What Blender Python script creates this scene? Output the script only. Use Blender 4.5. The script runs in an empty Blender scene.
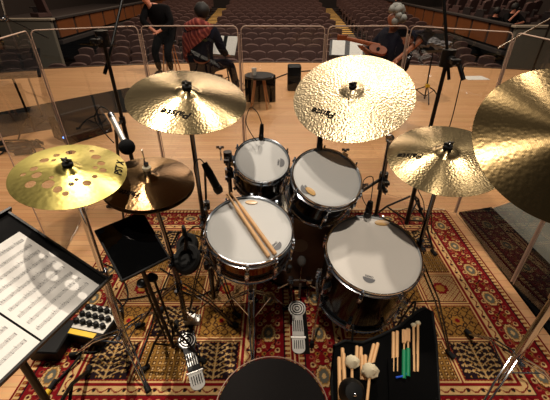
import bpy, bmesh, math, random
import numpy as np
from mathutils import Vector, Matrix, noise
random.seed(7)
PI = math.pi
C = bpy.context.scene.collection
V = Vector

# ------------------------------------------------------------------ camera
PITCH = math.radians(32.5); FPX = 350.0; CAMH = 1.62
cd = bpy.data.cameras.new('camera'); cam = bpy.data.objects.new('camera', cd); C.objects.link(cam)
cam.location = (0, 0, CAMH); cam.rotation_euler = (PI/2 - PITCH, 0, 0)
cd.sensor_fit = 'HORIZONTAL'; cd.sensor_width = 36; cd.lens = 36*FPX/550; cd.clip_end = 200; cd.clip_start = .02
bpy.context.scene.camera = cam
CP, SP = math.cos(PITCH), math.sin(PITCH)

def at_d(px, py, dep):                       # point seen at a pixel, at a given depth
    x = (px-275)/FPX*dep; yd = (py-200)/FPX*dep
    return V((x, dep*CP - yd*SP, CAMH - dep*SP - yd*CP))
def at_z(px, py, z=0.0):                     # point seen at a pixel, at a given height
    r = at_d(px, py, 1.0) - V((0, 0, CAMH)); t = (z-CAMH)/r.z
    return V((0, 0, CAMH)) + r*t
def at_y(px, py, y):
    r = at_d(px, py, 1.0) - V((0, 0, CAMH)); t = y/r.y
    return V((0, 0, CAMH)) + r*t
def disc(px, py, a, ratio, phi, R):          # frame of a round thing: ellipse centre, half width, ratio, tilt, radius
    dep = R*FPX/a; P = at_d(px, py, dep)
    ray = (P - V((0, 0, CAMH))).normalized()
    th = math.acos(ratio); ph = math.radians(phi)
    right = V((1, 0, 0)); up = V((0, SP, CP))
    minor = right*math.sin(ph) + up*math.cos(ph)
    minor = (minor - ray*minor.dot(ray)).normalized()
    n = -ray*math.cos(th) + minor*math.sin(th)
    return P, n.normalized()
def fit_disc(L, Rr, T, B, tx, Rad, ratio0=None):
    """round thing of known radius whose outline spans L..Rr, T..B with its topmost point at tx"""
    a = (Rr-L)/2; b = (B-T)/2; cx, cy = (L+Rr)/2, (T+B)/2
    k = (tx-cx)*b; diff = max(1, a*a-b*b); ph = .5*math.atan2(-2*k, diff); q = math.sqrt(diff*diff+4*k*k)
    A = math.sqrt((a*a+b*b+q)/2); Bb = math.sqrt(max(1, (a*a+b*b-q)/2))
    P, n = disc(cx, cy, A, min(.98, Bb/A), math.degrees(ph), Rad)
    x = np.array([*P, *n]); tgt = np.array([L, Rr, T, B, tx*.4])
    th = np.linspace(0, 2*np.pi, 361)[:-1]
    def res(x):
        n = x[3:6]/np.linalg.norm(x[3:6]); u = np.cross(n, [0, 1, .1]); u /= np.linalg.norm(u); v = np.cross(n, u)
        p = x[:3]+Rad*(np.outer(np.cos(th), u)+np.outer(np.sin(th), v)); q = CAMH-p[:, 2]; d = p[:, 1]*CP+q*SP
        X = 275+FPX*p[:, 0]/d; Y = 200+FPX*(q*CP-p[:, 1]*SP)/d; i = Y.argmin()
        w = np.exp(-(Y-Y.min())/.15); return np.array([X.min(), X.max(), Y.min(), Y.max(), (X*w).sum()/w.sum()*.4])-tgt
    for it in range(25):
        r = res(x); J = np.stack([(res(x+e)-r)/1e-3 for e in np.eye(6)*1e-3], 1)
        x = x-np.linalg.solve(J.T@J+1e-1*np.eye(6)*(.3**min(it, 8)), J.T@r)
        x[3:6] /= np.linalg.norm(x[3:6])
    print('fit', [round(float(v), 2) for v in res(x)], [round(float(v), 3) for v in x])
    return V(x[:3]), V(x[3:6])
def frame(P, n, ref=V((1, 0, 0))):
    z = V(n).normalized(); x = (ref - z*ref.dot(z)).normalized(); y = z.cross(x)
    m = Matrix((x, y, z)).transposed().to_4x4(); m.translation = P
    return m

# ------------------------------------------------------------------ materials
MATS = {}
def newmat(name):
    m = bpy.data.materials.new(name); m.use_nodes = True; MATS[name] = m
    return m, m.node_tree, m.node_tree.nodes['Principled BSDF']
def lin(c):
    return tuple(((x/12.92) if x <= .04045 else ((x+.055)/1.055)**2.4) for x in c) + (1,)
def mat(name, col, rough=.5, metal=0, bump=0, bscale=80, vary=.12, vscale=12, spec=None, **kw):
    m, nt, b = newmat(name); N = nt.nodes; L = nt.links
    tc = N.new('ShaderNodeTexCoord')
    nz = N.new('ShaderNodeTexNoise'); nz.inputs['Scale'].default_value = vscale; nz.inputs['Detail'].default_value = 4
    L.new(tc.outputs['Object'], nz.inputs['Vector'])
    mx = N.new('ShaderNodeMix'); mx.data_type = 'RGBA'
    c = lin(col); mx.inputs[6].default_value = tuple(x*(1-vary) for x in c[:3])+(1,); mx.inputs[7].default_value = tuple(min(1, x*(1+vary)) for x in c[:3])+(1,)
    L.new(nz.outputs['Fac'], mx.inputs[0]); L.new(mx.outputs[2], b.inputs['Base Color'])
    b.inputs['Roughness'].default_value = rough; b.inputs['Metallic'].default_value = metal
    if spec is not None: b.inputs['Specular IOR Level'].default_value = spec
    for k, v in kw.items(): b.inputs[k.replace('_', ' ')].default_value = v
    if bump:
        n2 = N.new('ShaderNodeTexNoise'); n2.inputs['Scale'].default_value = bscale
        L.new(tc.outputs['Object'], n2.inputs['Vector'])
        bp = N.new('ShaderNodeBump'); bp.inputs['Strength'].default_value = bump; bp.inputs['Distance'].default_value = .002
        L.new(n2.outputs['Fac'], bp.inputs['Height']); L.new(bp.outputs['Normal'], b.inputs['Normal'])
    return m
chrome = mat('chrome', (.80, .83, .87), .12, 1, vary=.05)
darkchrome = mat('dark_chrome', (.38, .38, .39), .22, 1, vary=.2)
steel = mat('worn_steel', (.62, .56, .5), .3, 1)
blackm = mat('black_metal', (.03, .028, .028), .4, 0, spec=.35)
blackp = mat('black_plastic', (.026, .026, .028), .5, spec=.2)
rubber = mat('black_rubber', (.035, .035, .035), .75, spec=.25, bump=.2)
lacq = mat('black_lacquer', (.014, .012, .012), .14, spec=.3, vary=.3)
nickel = mat('black_nickel_shell', (.50, .36, .22), .12, 1, vary=.25)
headw = mat('coated_head', (.76, .76, .75), .5, bump=.08, bscale=600, vary=.07, vscale=6)
headw2 = mat('coated_head_worn', (.83, .81, .78), .5, bump=.08, bscale=600, vary=.06, vscale=5)
headb = mat('dark_head', (.27, .19, .14), .3, vary=.2)
wood_st = mat('hickory', (.84, .66, .46), .5, vary=.15, vscale=40)
woodleg = mat('oak_leg', (.62, .40, .22), .5)
felt = mat('grey_felt', (.25, .24, .23), .95)
feltw = mat('white_felt', (.85, .80, .68), .95, bump=.6, bscale=300)
foam = mat('black_foam', (.05, .052, .058), .95, spec=.15, bump=.5, bscale=500)
silver = mat('silver_body', (.70, .69, .67), .4, .7)
ink = mat('black_ink', (.05, .04, .04), .9, spec=.1)
inkg = mat('grey_ink', (.40, .40, .41), .6)
paper = mat('white_paper', (.83, .82, .80), .8, vary=.02)
nylon = mat('black_nylon', (.018, .018, .02), .95, spec=.1, bump=.5, bscale=900)
velvet = mat('throne_velvet', (.035, .026, .026), .9, spec=.15, bump=.3, bscale=400)
yellow = mat('yellow_tape', (.88, .72, .10), .5)
greenp = mat('green_grip', (.06, .50, .33), .4)
bluep = mat('blue_cord', (.15, .35, .85), .5)
whitep = mat('white_plate', (.82, .80, .76), .5)
glassblack = mat('black_glass', (.015, .015, .017), .05)
skin = mat('skin', (.72, .46, .36), .6)
skin2 = mat('skin_tan', (.62, .38, .27), .6)
clothb = mat('black_cloth', (.035, .03, .035), .95, spec=.1, bump=.4, bscale=60)
clothn = mat('navy_cloth', (.07, .065, .11), .95, spec=.1, bump=.4, bscale=60)
hairb = mat('dark_hair', (.07, .055, .05), .7, bump=.8, bscale=120)
hairg = mat('grey_hair', (.50, .50, .48), .8, bump=1, bscale=120)
orangew = mat('orange_wood', (.52, .25, .09), .45, spec=.3)
seatm = mat('seat_plush', (.28, .18, .16), .8, vary=.25, vscale=20)
seatd = mat('seat_shell', (.12, .07, .065), .6)
greywall = mat('grey_wall', (.40, .37, .32), .8, vary=.06)
brownp = mat('cherry_panel', (.44, .25, .12), .45, vary=.25, vscale=3)
carpet = mat('hall_carpet', (.16, .11, .10), .95, vary=.2)
stepm = mat('aisle_step', (.42, .35, .27), .8)
stepe = mat('lit_step_nosing', (.95, .75, .40), .6)
darkwall = mat('dark_wall', (.13, .09, .075), .85)
blackmat = mat('matte_black', (.05, .048, .05), .9, spec=.15, vary=.15)
greycloth = mat('grey_cloth', (.42, .41, .42), .9)
coffeew = mat('cup_white', (.85, .83, .80), .6)

def shawl_mat():
    m, nt, b = newmat('striped_shawl'); N = nt.nodes; L = nt.links
    tc = N.new('ShaderNodeTexCoord'); w = N.new('ShaderNodeTexWave'); w.inputs['Scale'].default_value = 6; w.inputs['Distortion'].default_value = 1
    mp = N.new('ShaderNodeMapping'); mp.inputs['Rotation'].default_value = (0, .5, .3)
    L.new(tc.outputs['Object'], mp.inputs['Vector']); L.new(mp.outputs[0], w.inputs['Vector'])
    r = N.new('ShaderNodeValToRGB'); r.color_ramp.elements[0].color = lin((.36, .07, .06)); r.color_ramp.elements[1].color = lin((.58, .28, .22)); r.color_ramp.elements[0].position = .45
    L.new(w.outputs['Fac'], r.inputs[0]); L.new(r.outputs[0], b.inputs['Base Color']); b.inputs['Roughness'].default_value = .9
    return m
shawl = shawl_mat()

def led_mat():
    m, nt, b = newmat('blue_led'); b.inputs['Emission Color'].default_value = (.1, .3, 1, 1); b.inputs['Emission Strength'].default_value = 6
    return m
led = led_mat()

def bronze(name, dark, light, hammer, rough=.3, groove=1.0, aniso=.8, hs=70):
    m, nt, b = newmat(name); N = nt.nodes; L = nt.links
    tc = N.new('ShaderNodeTexCoord')
    sep = N.new('ShaderNodeSeparateXYZ'); L.new(tc.outputs['Object'], sep.inputs[0])
    xy = N.new('ShaderNodeCombineXYZ'); L.new(sep.outputs[0], xy.inputs[0]); L.new(sep.outputs[1], xy.inputs[1])
    ln = N.new('ShaderNodeVectorMath'); ln.operation = 'LENGTH'; L.new(xy.outputs[0], ln.inputs[0])
    # tone: rings with noise
    cx = N.new('ShaderNodeCombineXYZ'); L.new(ln.outputs['Value'], cx.inputs[0])
    nr = N.new('ShaderNodeTexNoise'); nr.inputs['Scale'].default_value = 260; nr.inputs['Detail'].default_value = 3
    L.new(cx.outputs[0], nr.inputs['Vector'])
    n0 = N.new('ShaderNodeTexNoise'); n0.inputs['Scale'].default_value = 9; L.new(tc.outputs['Object'], n0.inputs['Vector'])
    ad = N.new('ShaderNodeMath'); ad.operation = 'ADD'; L.new(nr.outputs['Fac'], ad.inputs[0]); L.new(n0.outputs['Fac'], ad.inputs[1])
    hf = N.new('ShaderNodeMath'); hf.operation = 'MULTIPLY'; hf.inputs[1].default_value = .5; L.new(ad.outputs[0], hf.inputs[0])
    mx = N.new('ShaderNodeMix'); mx.data_type = 'RGBA'; mx.inputs[6].default_value = lin(dark); mx.inputs[7].default_value = lin(light)
    L.new(hf.outputs[0], mx.inputs[0]); L.new(mx.outputs[2], b.inputs['Base Color'])
    b.inputs['Metallic'].default_value = 1; b.inputs['Roughness'].default_value = rough
    b.inputs['Anisotropic'].default_value = aniso; b.inputs['Anisotropic Rotation'].default_value = .25
    tg = N.new('ShaderNodeTangent'); tg.direction_type = 'RADIAL'; tg.axis = 'Z'
    L.new(tg.outputs[0], b.inputs['Tangent'])
    # hammer marks
    vo = N.new('ShaderNodeTexVoronoi'); vo.feature = 'SMOOTH_F1'; vo.inputs['Scale'].default_value = hs; L.new(tc.outputs['Object'], vo.inputs['Vector'])
    vo.inputs['Smoothness'].default_value = .8
    bp = N.new('ShaderNodeBump'); bp.inputs['Strength'].default_value = hammer; bp.inputs['Distance'].default_value = .003
    L.new(vo.outputs['Distance'], bp.inputs['Height'])
    b2 = N.new('ShaderNodeBump'); b2.inputs['Strength'].default_value = groove*.25; b2.inputs['Distance'].default_value = .001
    L.new(nr.outputs['Fac'], b2.inputs['Height']); L.new(bp.outputs['Normal'], b2.inputs['Normal'])
    L.new(b2.outputs['Normal'], b.inputs['Normal'])
    return m
br_ride = bronze('hammered_bronze', (.72, .63, .49), (.88, .81, .67), .75, .36, .6, .62, 110)
br_crash = bronze('lathed_bronze', (.45, .39, .28), (.62, .55, .41), .13, .25, 1, .88, 120)
br_dark = bronze('dark_bronze', (.44, .37, .25), (.62, .53, .37), .11, .30, 1, .86, 80)
br_hat = bronze('brown_bronze', (.33, .25, .16), (.47, .37, .25), .16, .28, 1, .82, 90)
br_fx = bronze('pale_brass', (.50, .46, .24), (.63, .58, .34), .10, .32, 1, .72, 60)

def floor_mat():
    m, nt, b = newmat('maple_stage_floor'); N = nt.nodes; L = nt.links
    tc = N.new('ShaderNodeTexCoord')
    br = N.new('ShaderNodeTexBrick'); br.offset = .37; br.inputs['Scale'].default_value = 1
    br.inputs['Brick Width'].default_value = 1.1; br.inputs['Row Height'].default_value = .057; br.inputs['Mortar Size'].default_value = .0012
    br.inputs['Color1'].default_value = lin((.85, .65, .46)); br.inputs['Color2'].default_value = lin((.79, .585, .40)); br.inputs['Mortar'].default_value = lin((.55, .33, .18))
    L.new(tc.outputs['Object'], br.inputs['Vector'])
    mp = N.new('ShaderNodeMapping'); mp.inputs['Scale'].default_value = (1.5, 30, 1); L.new(tc.outputs['Object'], mp.inputs[0])
    nz = N.new('ShaderNodeTexNoise'); nz.inputs['Scale'].default_value = 2; nz.inputs['Detail'].default_value = 5; L.new(mp.outputs[0], nz.inputs['Vector'])
    mx = N.new('ShaderNodeMix'); mx.data_type = 'RGBA'; mx.blend_type = 'MULTIPLY'; mx.inputs[0].default_value = .25
    L.new(br.outputs['Color'], mx.inputs[6]); L.new(nz.outputs['Color'], mx.inputs[7]); L.new(mx.outputs[2], b.inputs['Base Color'])
    b.inputs['Roughness'].default_value = .38
    return m
floorm = floor_mat()

def glass_mat():
    m, nt, b = newmat('clear_acrylic'); N = nt.nodes
    b.inputs['Base Color'].default_value = (.93, .95, .94, 1); b.inputs['Roughness'].default_value = 0.0; b.inputs['IOR'].default_value = 1.49
    b.inputs['Transmission Weight'].default_value = 1
    return m
acryl = glass_mat()
acryl_edge = mat('acrylic_edge', (.80, .68, .60), .5, vary=.05)

def rug_mat():
    m, nt, b = newmat('persian_wool'); N = nt.nodes; L = nt.links
    a = N.new('ShaderNodeVertexColor'); a.layer_name = 'Col'
    tc = N.new('ShaderNodeTexCoord'); nz = N.new('ShaderNodeTexNoise'); nz.inputs['Scale'].default_value = 220; nz.inputs['Detail'].default_value = 3; L.new(tc.outputs['Object'], nz.inputs['Vector'])
    mx = N.new('ShaderNodeMix'); mx.data_type = 'RGBA'; mx.blend_type = 'MULTIPLY'; mx.inputs[0].default_value = .5
    L.new(a.outputs['Color'], mx.inputs[6]); L.new(nz.outputs['Fac'], mx.inputs[7])
    g = N.new('ShaderNodeMix'); g.data_type = 'RGBA'; g.blend_type = 'MULTIPLY'; g.inputs[0].default_value = 1; g.inputs[7].default_value = (1.12, 1.12, 1.12, 1)
    L.new(mx.outputs[2], g.inputs[6]); L.new(g.outputs[2], b.inputs['Base Color'])
    b.inputs['Roughness'].default_value = .95; b.inputs['Specular IOR Level'].default_value = .15
    bp = N.new('ShaderNodeBump'); bp.inputs['Strength'].default_value = .6; bp.inputs['Distance'].default_value = .003; L.new(nz.outputs['Fac'], bp.inputs['Height']); L.new(bp.outputs['Normal'], b.inputs['Normal'])
    return m
rugm = rug_mat()

# ------------------------------------------------------------------ mesh building
INV = {}
def basis(d):
    d = V(d).normalized(); a = V((0, 0, 1)) if abs(d.z) < .9 else V((1, 0, 0))
    x = a.cross(d).normalized(); return x, d.cross(x), d
class MB:
    def __init__(s, local=False): s.v = []; s.f = []; s.local = local
    def add(s, vs, fs, M=None):
        o = len(s.v)
        s.v += [tuple(M @ V(p)) if M else tuple(p) for p in vs]
        s.f += [tuple(i+o for i in f) for f in fs]; return s
    def box(s, c, sz, M=None, rot=None):
        hx, hy, hz = [k/2 for k in sz]; c = V(c)
        R = rot if rot is not None else Matrix.Identity(3)
        b = min(hx, hy, hz)*.18
        bm = bmesh.new(); bmesh.ops.create_cube(bm, size=1)
        for v in bm.verts: v.co = V((v.co.x*2*hx, v.co.y*2*hy, v.co.z*2*hz))
        bmesh.ops.bevel(bm, geom=bm.edges[:], offset=b, segments=1, affect='EDGES')
        bm.verts.index_update()
        s.add([c + R @ v.co for v in bm.verts], [[v.index for v in f.verts] for f in bm.faces], M); bm.free(); return s
    def tube(s, pts, r, seg=8, M=None, closed=False):
        pts = [V(p) for p in pts]; n = len(pts); rs = r if isinstance(r, (list, tuple)) else [r]*n
        vs = []; fs = []
        d0 = (pts[1]-pts[0]); x, y, _ = basis(d0)
        for i, p in enumerate(pts):
            if closed: d = pts[(i+1) % n]-pts[i-1]
            else: d = pts[min(i+1, n-1)]-pts[max(i-1, 0)]
            d.normalize(); x = (x - d*x.dot(d)).normalized(); y = d.cross(x)
            for k in range(seg):
                a = 2*PI*k/seg; vs.append(p + (x*math.cos(a)+y*math.sin(a))*rs[i])
        m = n if closed else n-1
        for i in range(m):
            for k in range(seg):
                a = i*seg+k; b = i*seg+(k+1) % seg; j = (i+1) % n
                fs.append((a, b, j*seg+(k+1) % seg, j*seg+k))
        if not closed:
            fs.append(tuple(range(seg))[::-1]); fs.append(tuple((n-1)*seg+k for k in range(seg)))
        return s.add(vs, fs, M)
    def lathe(s, prof, seg=32, M=None, closed=False):
        vs = []; fs = []; n = len(prof)
        for r, z in prof:
            for k in range(seg):
                a = 2*PI*k/seg; vs.append((r*math.cos(a), r*math.sin(a), z))
        for i in range(n if closed else n-1):
            j = (i+1) % n
            for k in range(seg):
                fs.append((i*seg+k, i*seg+(k+1) % seg, j*seg+(k+1) % seg, j*seg+k))
        if not closed:
            if prof[0][0] > 1e-6: fs.append(tuple(range(seg))[::-1])
            if prof[-1][0] > 1e-6: fs.append(tuple((n-1)*seg+k for k in range(seg)))
        return s.add(vs, fs, M)
    def ball(s, c, r, sc=(1, 1, 1), seg=14, M=None, jit=0):
        pr = []; n = max(6, seg//2)
        vs = []; fs = []
        for i in range(n+1):
            t = PI*i/n
            for k in range(seg):
                a = 2*PI*k/seg; p = V((math.sin(t)*math.cos(a), math.sin(t)*math.sin(a), math.cos(t)))
                q = r*(1+(jit*noise.noise(p*3+V(c)*10) if jit else 0))
                vs.append(V(c)+V((p.x*q*sc[0], p.y*q*sc[1], p.z*q*sc[2])))
        for i in range(n):
            for k in range(seg): fs.append((i*seg+k, i*seg+(k+1) % seg, (i+1)*seg+(k+1) % seg, (i+1)*seg+k))
        return s.add(vs, fs, M)
    def prism(s, poly, z0, z1, M=None):
        n = len(poly); vs = [(x, y, z0) for x, y in poly]+[(x, y, z1) for x, y in poly]
        fs = [tuple(range(n))[::-1], tuple(range(n, 2*n))]+[(i, (i+1) % n, n+(i+1) % n, n+i) for i in range(n)]
        return s.add(vs, fs, M)
    def build(s, name, m, parent=None, flat=False, smooth=35):
        me = bpy.data.meshes.new(name)
        vs = s.v
        if parent is not None and not s.local:
            I = INV.get(parent, Matrix.Identity(4)); vs = [tuple(I @ V(p)) for p in vs]
        me.from_pydata(vs, [], s.f)
        bm = bmesh.new(); bm.from_mesh(me); bmesh.ops.remove_doubles(bm, verts=bm.verts, dist=1e-6); bmesh.ops.recalc_face_normals(bm, faces=bm.faces)
        bm.to_mesh(me); bm.free()
        if not flat:
            me.polygons.foreach_set('use_smooth', [True]*len(me.polygons)); me.set_sharp_from_angle(angle=math.radians(smooth))
        ms = m if isinstance(m, list) else [m]
        for k in ms: me.materials.append(k)
        o = bpy.data.objects.new(name, me); C.objects.link(o)
        if parent is not None:
            o.parent = parent; INV[o] = INV.get(parent, Matrix.Identity(4))
        return o
def tag(o, label=None, cat=None, group=None, kind=None):
    if label: o['label'] = label
    if cat: o['category'] = cat
    if group: o['group'] = group
    if kind: o['kind'] = kind
    return o
def thing(name, label, cat, loc=(0, 0, 0), group=None, M=None):
    o = bpy.data.objects.new(name, None); C.objects.link(o); o.empty_display_size = .05
    if M is None: M = Matrix.Translation(V(loc))
    o.matrix_world = M; INV[o] = M.inverted(); return tag(o, label, cat, group)
def single(mb, name, m, label, cat, group=None, kind=None, org=None, **kw):
    """a thing that is one mesh, with its origin put at its base"""
    o = mb.build(name, m, **kw); tag(o, label, cat, group, kind)
    vs = np.array([v.co[:] for v in o.data.vertices]); c = org if org is not None else V(((vs[:, 0].min()+vs[:, 0].max())/2, (vs[:, 1].min()+vs[:, 1].max())/2, vs[:, 2].min()))
    o.data.transform(Matrix.Translation(-V(c))); o.location = c; INV[o] = Matrix.Translation(-V(c)); return o
def struct(mb, name, m, **kw):
    o = mb.build(name, m, **kw); o['kind'] = 'structure'; return o
def copy_tree(o, parent=None):
    c = o.copy(); C.objects.link(c)
    if parent is not None: c.parent = parent
    for ch in list(o.children): copy_tree(ch, c)
    return c
def curve(p, n=24, sag=0):
    """smooth path through points (Catmull-Rom)"""
    p = [V(q) for q in p]; P = [p[0]]+p+[p[-1]]; out = []
    for i in range(1, len(P)-2):
        for k in range(n):
            t = k/n; a, b, c, d = P[i-1:i+3]
            out.append(.5*((2*b)+(c-a)*t+(2*a-5*b+4*c-d)*t*t+(3*b-a-3*c+d)*t**3))
    out.append(p[-1]); return out
def evalmesh(o, name):
    dg = bpy.context.evaluated_depsgraph_get(); dg.update()
    return bpy.data.meshes.new_from_object(o.evaluated_get(dg))
def text_mesh(body, size, shear=.25):
    cu = bpy.data.curves.new('t', 'FONT'); cu.body = body; cu.size = size; cu.extrude = .0002; cu.shear = shear
    cu.align_x = 'CENTER'; cu.align_y = 'CENTER'; cu.resolution_u = 3; cu.offset = size*.02
    o = bpy.data.objects.new('t', cu); C.objects.link(o); me = evalmesh(o, 't')
    vs = [v.co.copy() for v in me.vertices]; fs = [tuple(p.vertices) for p in me.polygons]
    bpy.data.objects.remove(o); bpy.data.curves.remove(cu); bpy.data.meshes.remove(me)
    return vs, fs

# ------------------------------------------------------------------ the setting
def edge_y(x): return 8.35 - .028*x*x
xs = [i*.5 for i in range(-20, 21)]
poly = [(x, edge_y(x)) for x in xs] + [(10, -3), (-10, -3)]
f = MB().prism(poly, -.12, 0); struct(f, 'floor', floorm, flat=True)
MB_ = MB()
for i in range(len(xs)-1):
    a, b = xs[i], xs[i+1]
    MB_.add([(a, edge_y(a)-.02, -1.3), (b, edge_y(b)-.02, -1.3), (b, edge_y(b)-.02, -.12), (a, edge_y(a)-.02, -.12),
             (a, edge_y(a)-.1, -1.3), (b, edge_y(b)-.1, -1.3), (b, edge_y(b)-.1, -.12), (a, edge_y(a)-.1, -.12)],
            [(0, 1, 2, 3), (5, 4, 7, 6), (0, 4, 5, 1), (3, 2, 6, 7)])
struct(MB_, 'wall_stage_front', darkwall)
t = MB()
for i in range(len(xs)-1):
    a, b = xs[i], xs[i+1]
    t.add([(a, edge_y(a)+.002, -.1), (b, edge_y(b)+.002, -.1), (b, edge_y(b)+.002, .012), (a, edge_y(a)+.002, .012),
           (a, edge_y(a)-.07, .001), (b, edge_y(b)-.07, .001), (b, edge_y(b)-.07, .012), (a, edge_y(a)-.07, .012)],
          [(0, 1, 2, 3), (3, 2, 6, 7), (4, 5, 1, 0), (7, 6, 5, 4)])
struct(t, 'trim_1', mat('stage_nosing', (.22, .14, .09), .5))
# raked auditorium floor
ROWP = .9; NROW = 18; Y0 = 10.9; RISE = .062
def row_y(i, x): return Y0 + ROWP*i - .02*x*x
def row_z(i): return -1.28 + RISE*i
fl = MB(); fl.box((0, 7.5+1.5, -1.36), (20, 5, .12))
for i in range(NROW+1):
    for x0 in range(-10, 10):
        a, b = x0, x0+1
        y0a, y0b = row_y(i, a)-.45, row_y(i, b)-.45
        z = row_z(i)
        fl.add([(a, y0a, z-.1), (b, y0b, z-.1), (b, y0b+.95, z-.1), (a, y0a+.95, z-.1), (a, y0a, z), (b, y0b, z), (b, y0b+.95, z), (a, y0a+.95, z)],
               [(0, 3, 2, 1), (4, 5, 6, 7), (0, 1, 5, 4), (2, 3, 7, 6)])
struct(fl, 'floor_auditorium', carpet, flat=True)
wb = MB().box((0, 29, 2.5), (26, .2, 8)); struct(wb, 'wall_back', darkwall)
wl = MB().box((-11.5, 13, 2.5), (.2, 32, 8)); struct(wl, 'wall_left', darkwall)
wr = MB().box((11.5, 13, 2.5), (.2, 32, 8)); struct(wr, 'wall_right', darkwall)
# aisles: steps, the upper ones with pale nosings coloured to look lit
for nm, sx, i0 in (('steps_left', -3.2, 4), ('steps_right', 3.2, 4)):
    base = MB(); ed = MB()
    for i in range(i0, NROW):
        for h in range(2):
            y = row_y(i, sx)+h*.45-.45; z = row_z(i)+.03+h*RISE/2
            base.box((sx, y+.225, z), (1.1, .45, .06))
            if i > 8: ed.box((sx, y+.06, z+.034), (1.1, .16, .012))
    o = struct(base, 'floor_'+nm, stepm); struct(ed, 'trim_'+nm, stepe)
# parterre boxes on both sides
def parterre(sgn, ztop, zbot, y0, y1, nm):
    m = MB(); g = MB(); x = sgn*6.55; n = int((y1-y0)/1.05)
    for i in range(n):
        ya = y0+(y1-y0)*i/n; yb = y0+(y1-y0)*(i+1)/n
        m.box((x, (ya+yb)/2, (ztop+zbot)/2), (.1, yb-ya-.14, ztop-zbot))
        g.box((x, ya, (ztop+zbot)/2), (.06, .07, ztop-zbot))
    g.box((x, (y0+y1)/2, ztop+.03), (.2, y1-y0, .06)); g.box((x, (y0+y1)/2, zbot-.12), (.16, y1-y0, .12))
    o = struct(m, 'wall_'+nm+'_box', brownp); struct(g, 'trim_'+nm+'_box', darkwall)
    e = MB(); e.box((sgn*7.35, y0-.15, (ztop-.9)/2), (1.6, .14, ztop+.9)); struct(e, 'wall_'+nm+'_box_end', greywall)
    c = MB(); c.box((sgn*7.35, y0-.15, ztop+.03), (1.75, .22, .05)); struct(c, 'trim_'+nm+'_box_end', mat('pale_cap', (.60, .55, .48), .6))
    d = MB(); d.box((sgn*9.05, (y0+y1)/2, zbot+.1), (4.9, y1-y0, .1)); struct(d, 'floor_'+nm+'_box', carpet)
    r = MB(); r.box((sgn*9.8, y0-.3, (ztop-.9)/2-.1), (3.2, .14, ztop+.7)); struct(r, 'wall_'+nm+'_box_side', brownp)
parterre(-1, .55, .06, 11.6, 25, 'left')
parterre(1, .46, -.10, 10.7, 25, 'right')

# ------------------------------------------------------------------ theatre seats
def seat_parts():
    b = MB(True); 
    M = Matrix.Translation((0, .02, 0)) @ Matrix.Rotation(.18, 4, 'X')
    b.box((0, 0, .62), (.44, .09, .50), M)
    b.lathe([(.001, -.05), (.217, -.05), (.222, .04), (.001, .045)], 20, M @ Matrix.Translation((0, 0, .84)) @ Matrix.Rotation(PI/2, 4, 'X') @ Matrix.Diagonal((1, .35, 1, 1)))
    s = MB(True); s.box((0, -.2, .42), (.43, .42, .12)); s.box((0, -.02, .16), (.08, .08, .32))
    a = MB(True)
    for k in (-1,): a.box((.244*k, -.15, .62), (.04, .36, .05)); a.box((.244*k, -.1, .30), (.03, .3, .6))
    return b, s, a
bq, sq, aq = seat_parts()
seat_label = {
 'front': 'dark maroon plush theatre seat in the front rows just beyond the stage edge',
 'centre': 'dark maroon plush theatre seat in the block between the two stepped aisles',
 'left': 'dark maroon plush theatre seat in the block left of the stepped aisles',
 'right': 'dark maroon plush theatre seat in the block right of the stepped aisles',
 'leftbox': 'dusky pink plush theatre seat up behind the left brown panelled wall',
 'rightbox': 'dusky pink plush theatre seat up behind the right brown panelled wall'}
seats = []
for i in range(NROW):
    if i < 4:
        n = 24
        for k in range(n):
            x = (k-(n-1)/2)*.52 + (.26 if i % 2 else 0)
            if abs(x) < 6.3 and not (abs(abs(x)-3.2) < .8 and i > 2): seats.append((x, i, 'front'))
    else:
        for k in range(10):
            x = (k-4.5)*.52 + (.13 if i % 2 else -.13)*.9
            seats.append((x*.985, i, 'centre'))
        for k in range(5):
            seats.append((-4.05-k*.52, i, 'left')); seats.append((4.05+k*.52, i, 'right'))
allseats = [(V((x, row_y(i, x), row_z(i)+.002)), -0.02*x, g) for x, i, g in seats]
for j in range(3):
    for k in range(11):
        if j == 0 or k > 0:
            allseats.append((V((-7.15-j*.85, 12.4+k*.95, .215)), -.5, 'leftbox'))
    for k in range(11):
        if j == 0 and k < 2 or j==1 and k<1: continue
        allseats.append((V((7.15+j*.85, 11.8+k*.95, .055)), .5, 'rightbox'))
def project(P):
    q = CAMH-P.z; d = P.y*CP+q*SP; yd = q*CP-P.y*SP
    return 275+FPX*P.x/d, 200+FPX*yd/d, d
vis = []
for s_ in allseats:
    u, v, d = project(s_[0]+V((0, 0, .9)))
    if -8 < u < 558 and v > -4: vis.append((d, s_))
vis.sort(key=lambda q: q[0])
protos = {}
for n_, (d, (P, rz, g)) in enumerate(vis[:295]):
    near = n_ < 110
    key = 'near' if near else 'far'
    if key not in protos:
        if near:
            r = thing('theatre_seat', 'x', 'seat'); bq.build('backrest', seatm, r); sq.build('seat_cushion', seatm, r); aq.build('armrest', seatd, r)
        else:
            m = MB(True); m.v = bq.v+sq.v; o2 = len(bq.v); m.f = bq.f+[tuple(i+o2 for i in f_) for f_ in sq.f]
            o3 = len(m.v); m.v = m.v+aq.v; m.f = m.f+[tuple(i+o3 for i in f_) for f_ in aq.f]
            r = m.build('theatre_seat', seatm)
        protos[key] = r
    else: r = copy_tree(protos[key])
    r.location = P; r.rotation_euler = (0, 0, rz)
    tag(r, seat_label[g], 'seat', {'front': 'theatre seats in the front rows', 'centre': 'theatre seats between the aisles', 'left': 'theatre seats left of the aisles', 'right': 'theatre seats right of the aisles', 'leftbox': 'theatre seats behind the left panelled wall', 'rightbox': 'theatre seats behind the right panelled wall'}[g])
rest = MB()
for d, (P, rz, g) in vis[295:]:
    M = Matrix.Translation(P) @ Matrix.Rotation(rz, 4, 'Z'); rest.add(bq.v, bq.f, M); rest.add(sq.v, sq.f, M)
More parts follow.
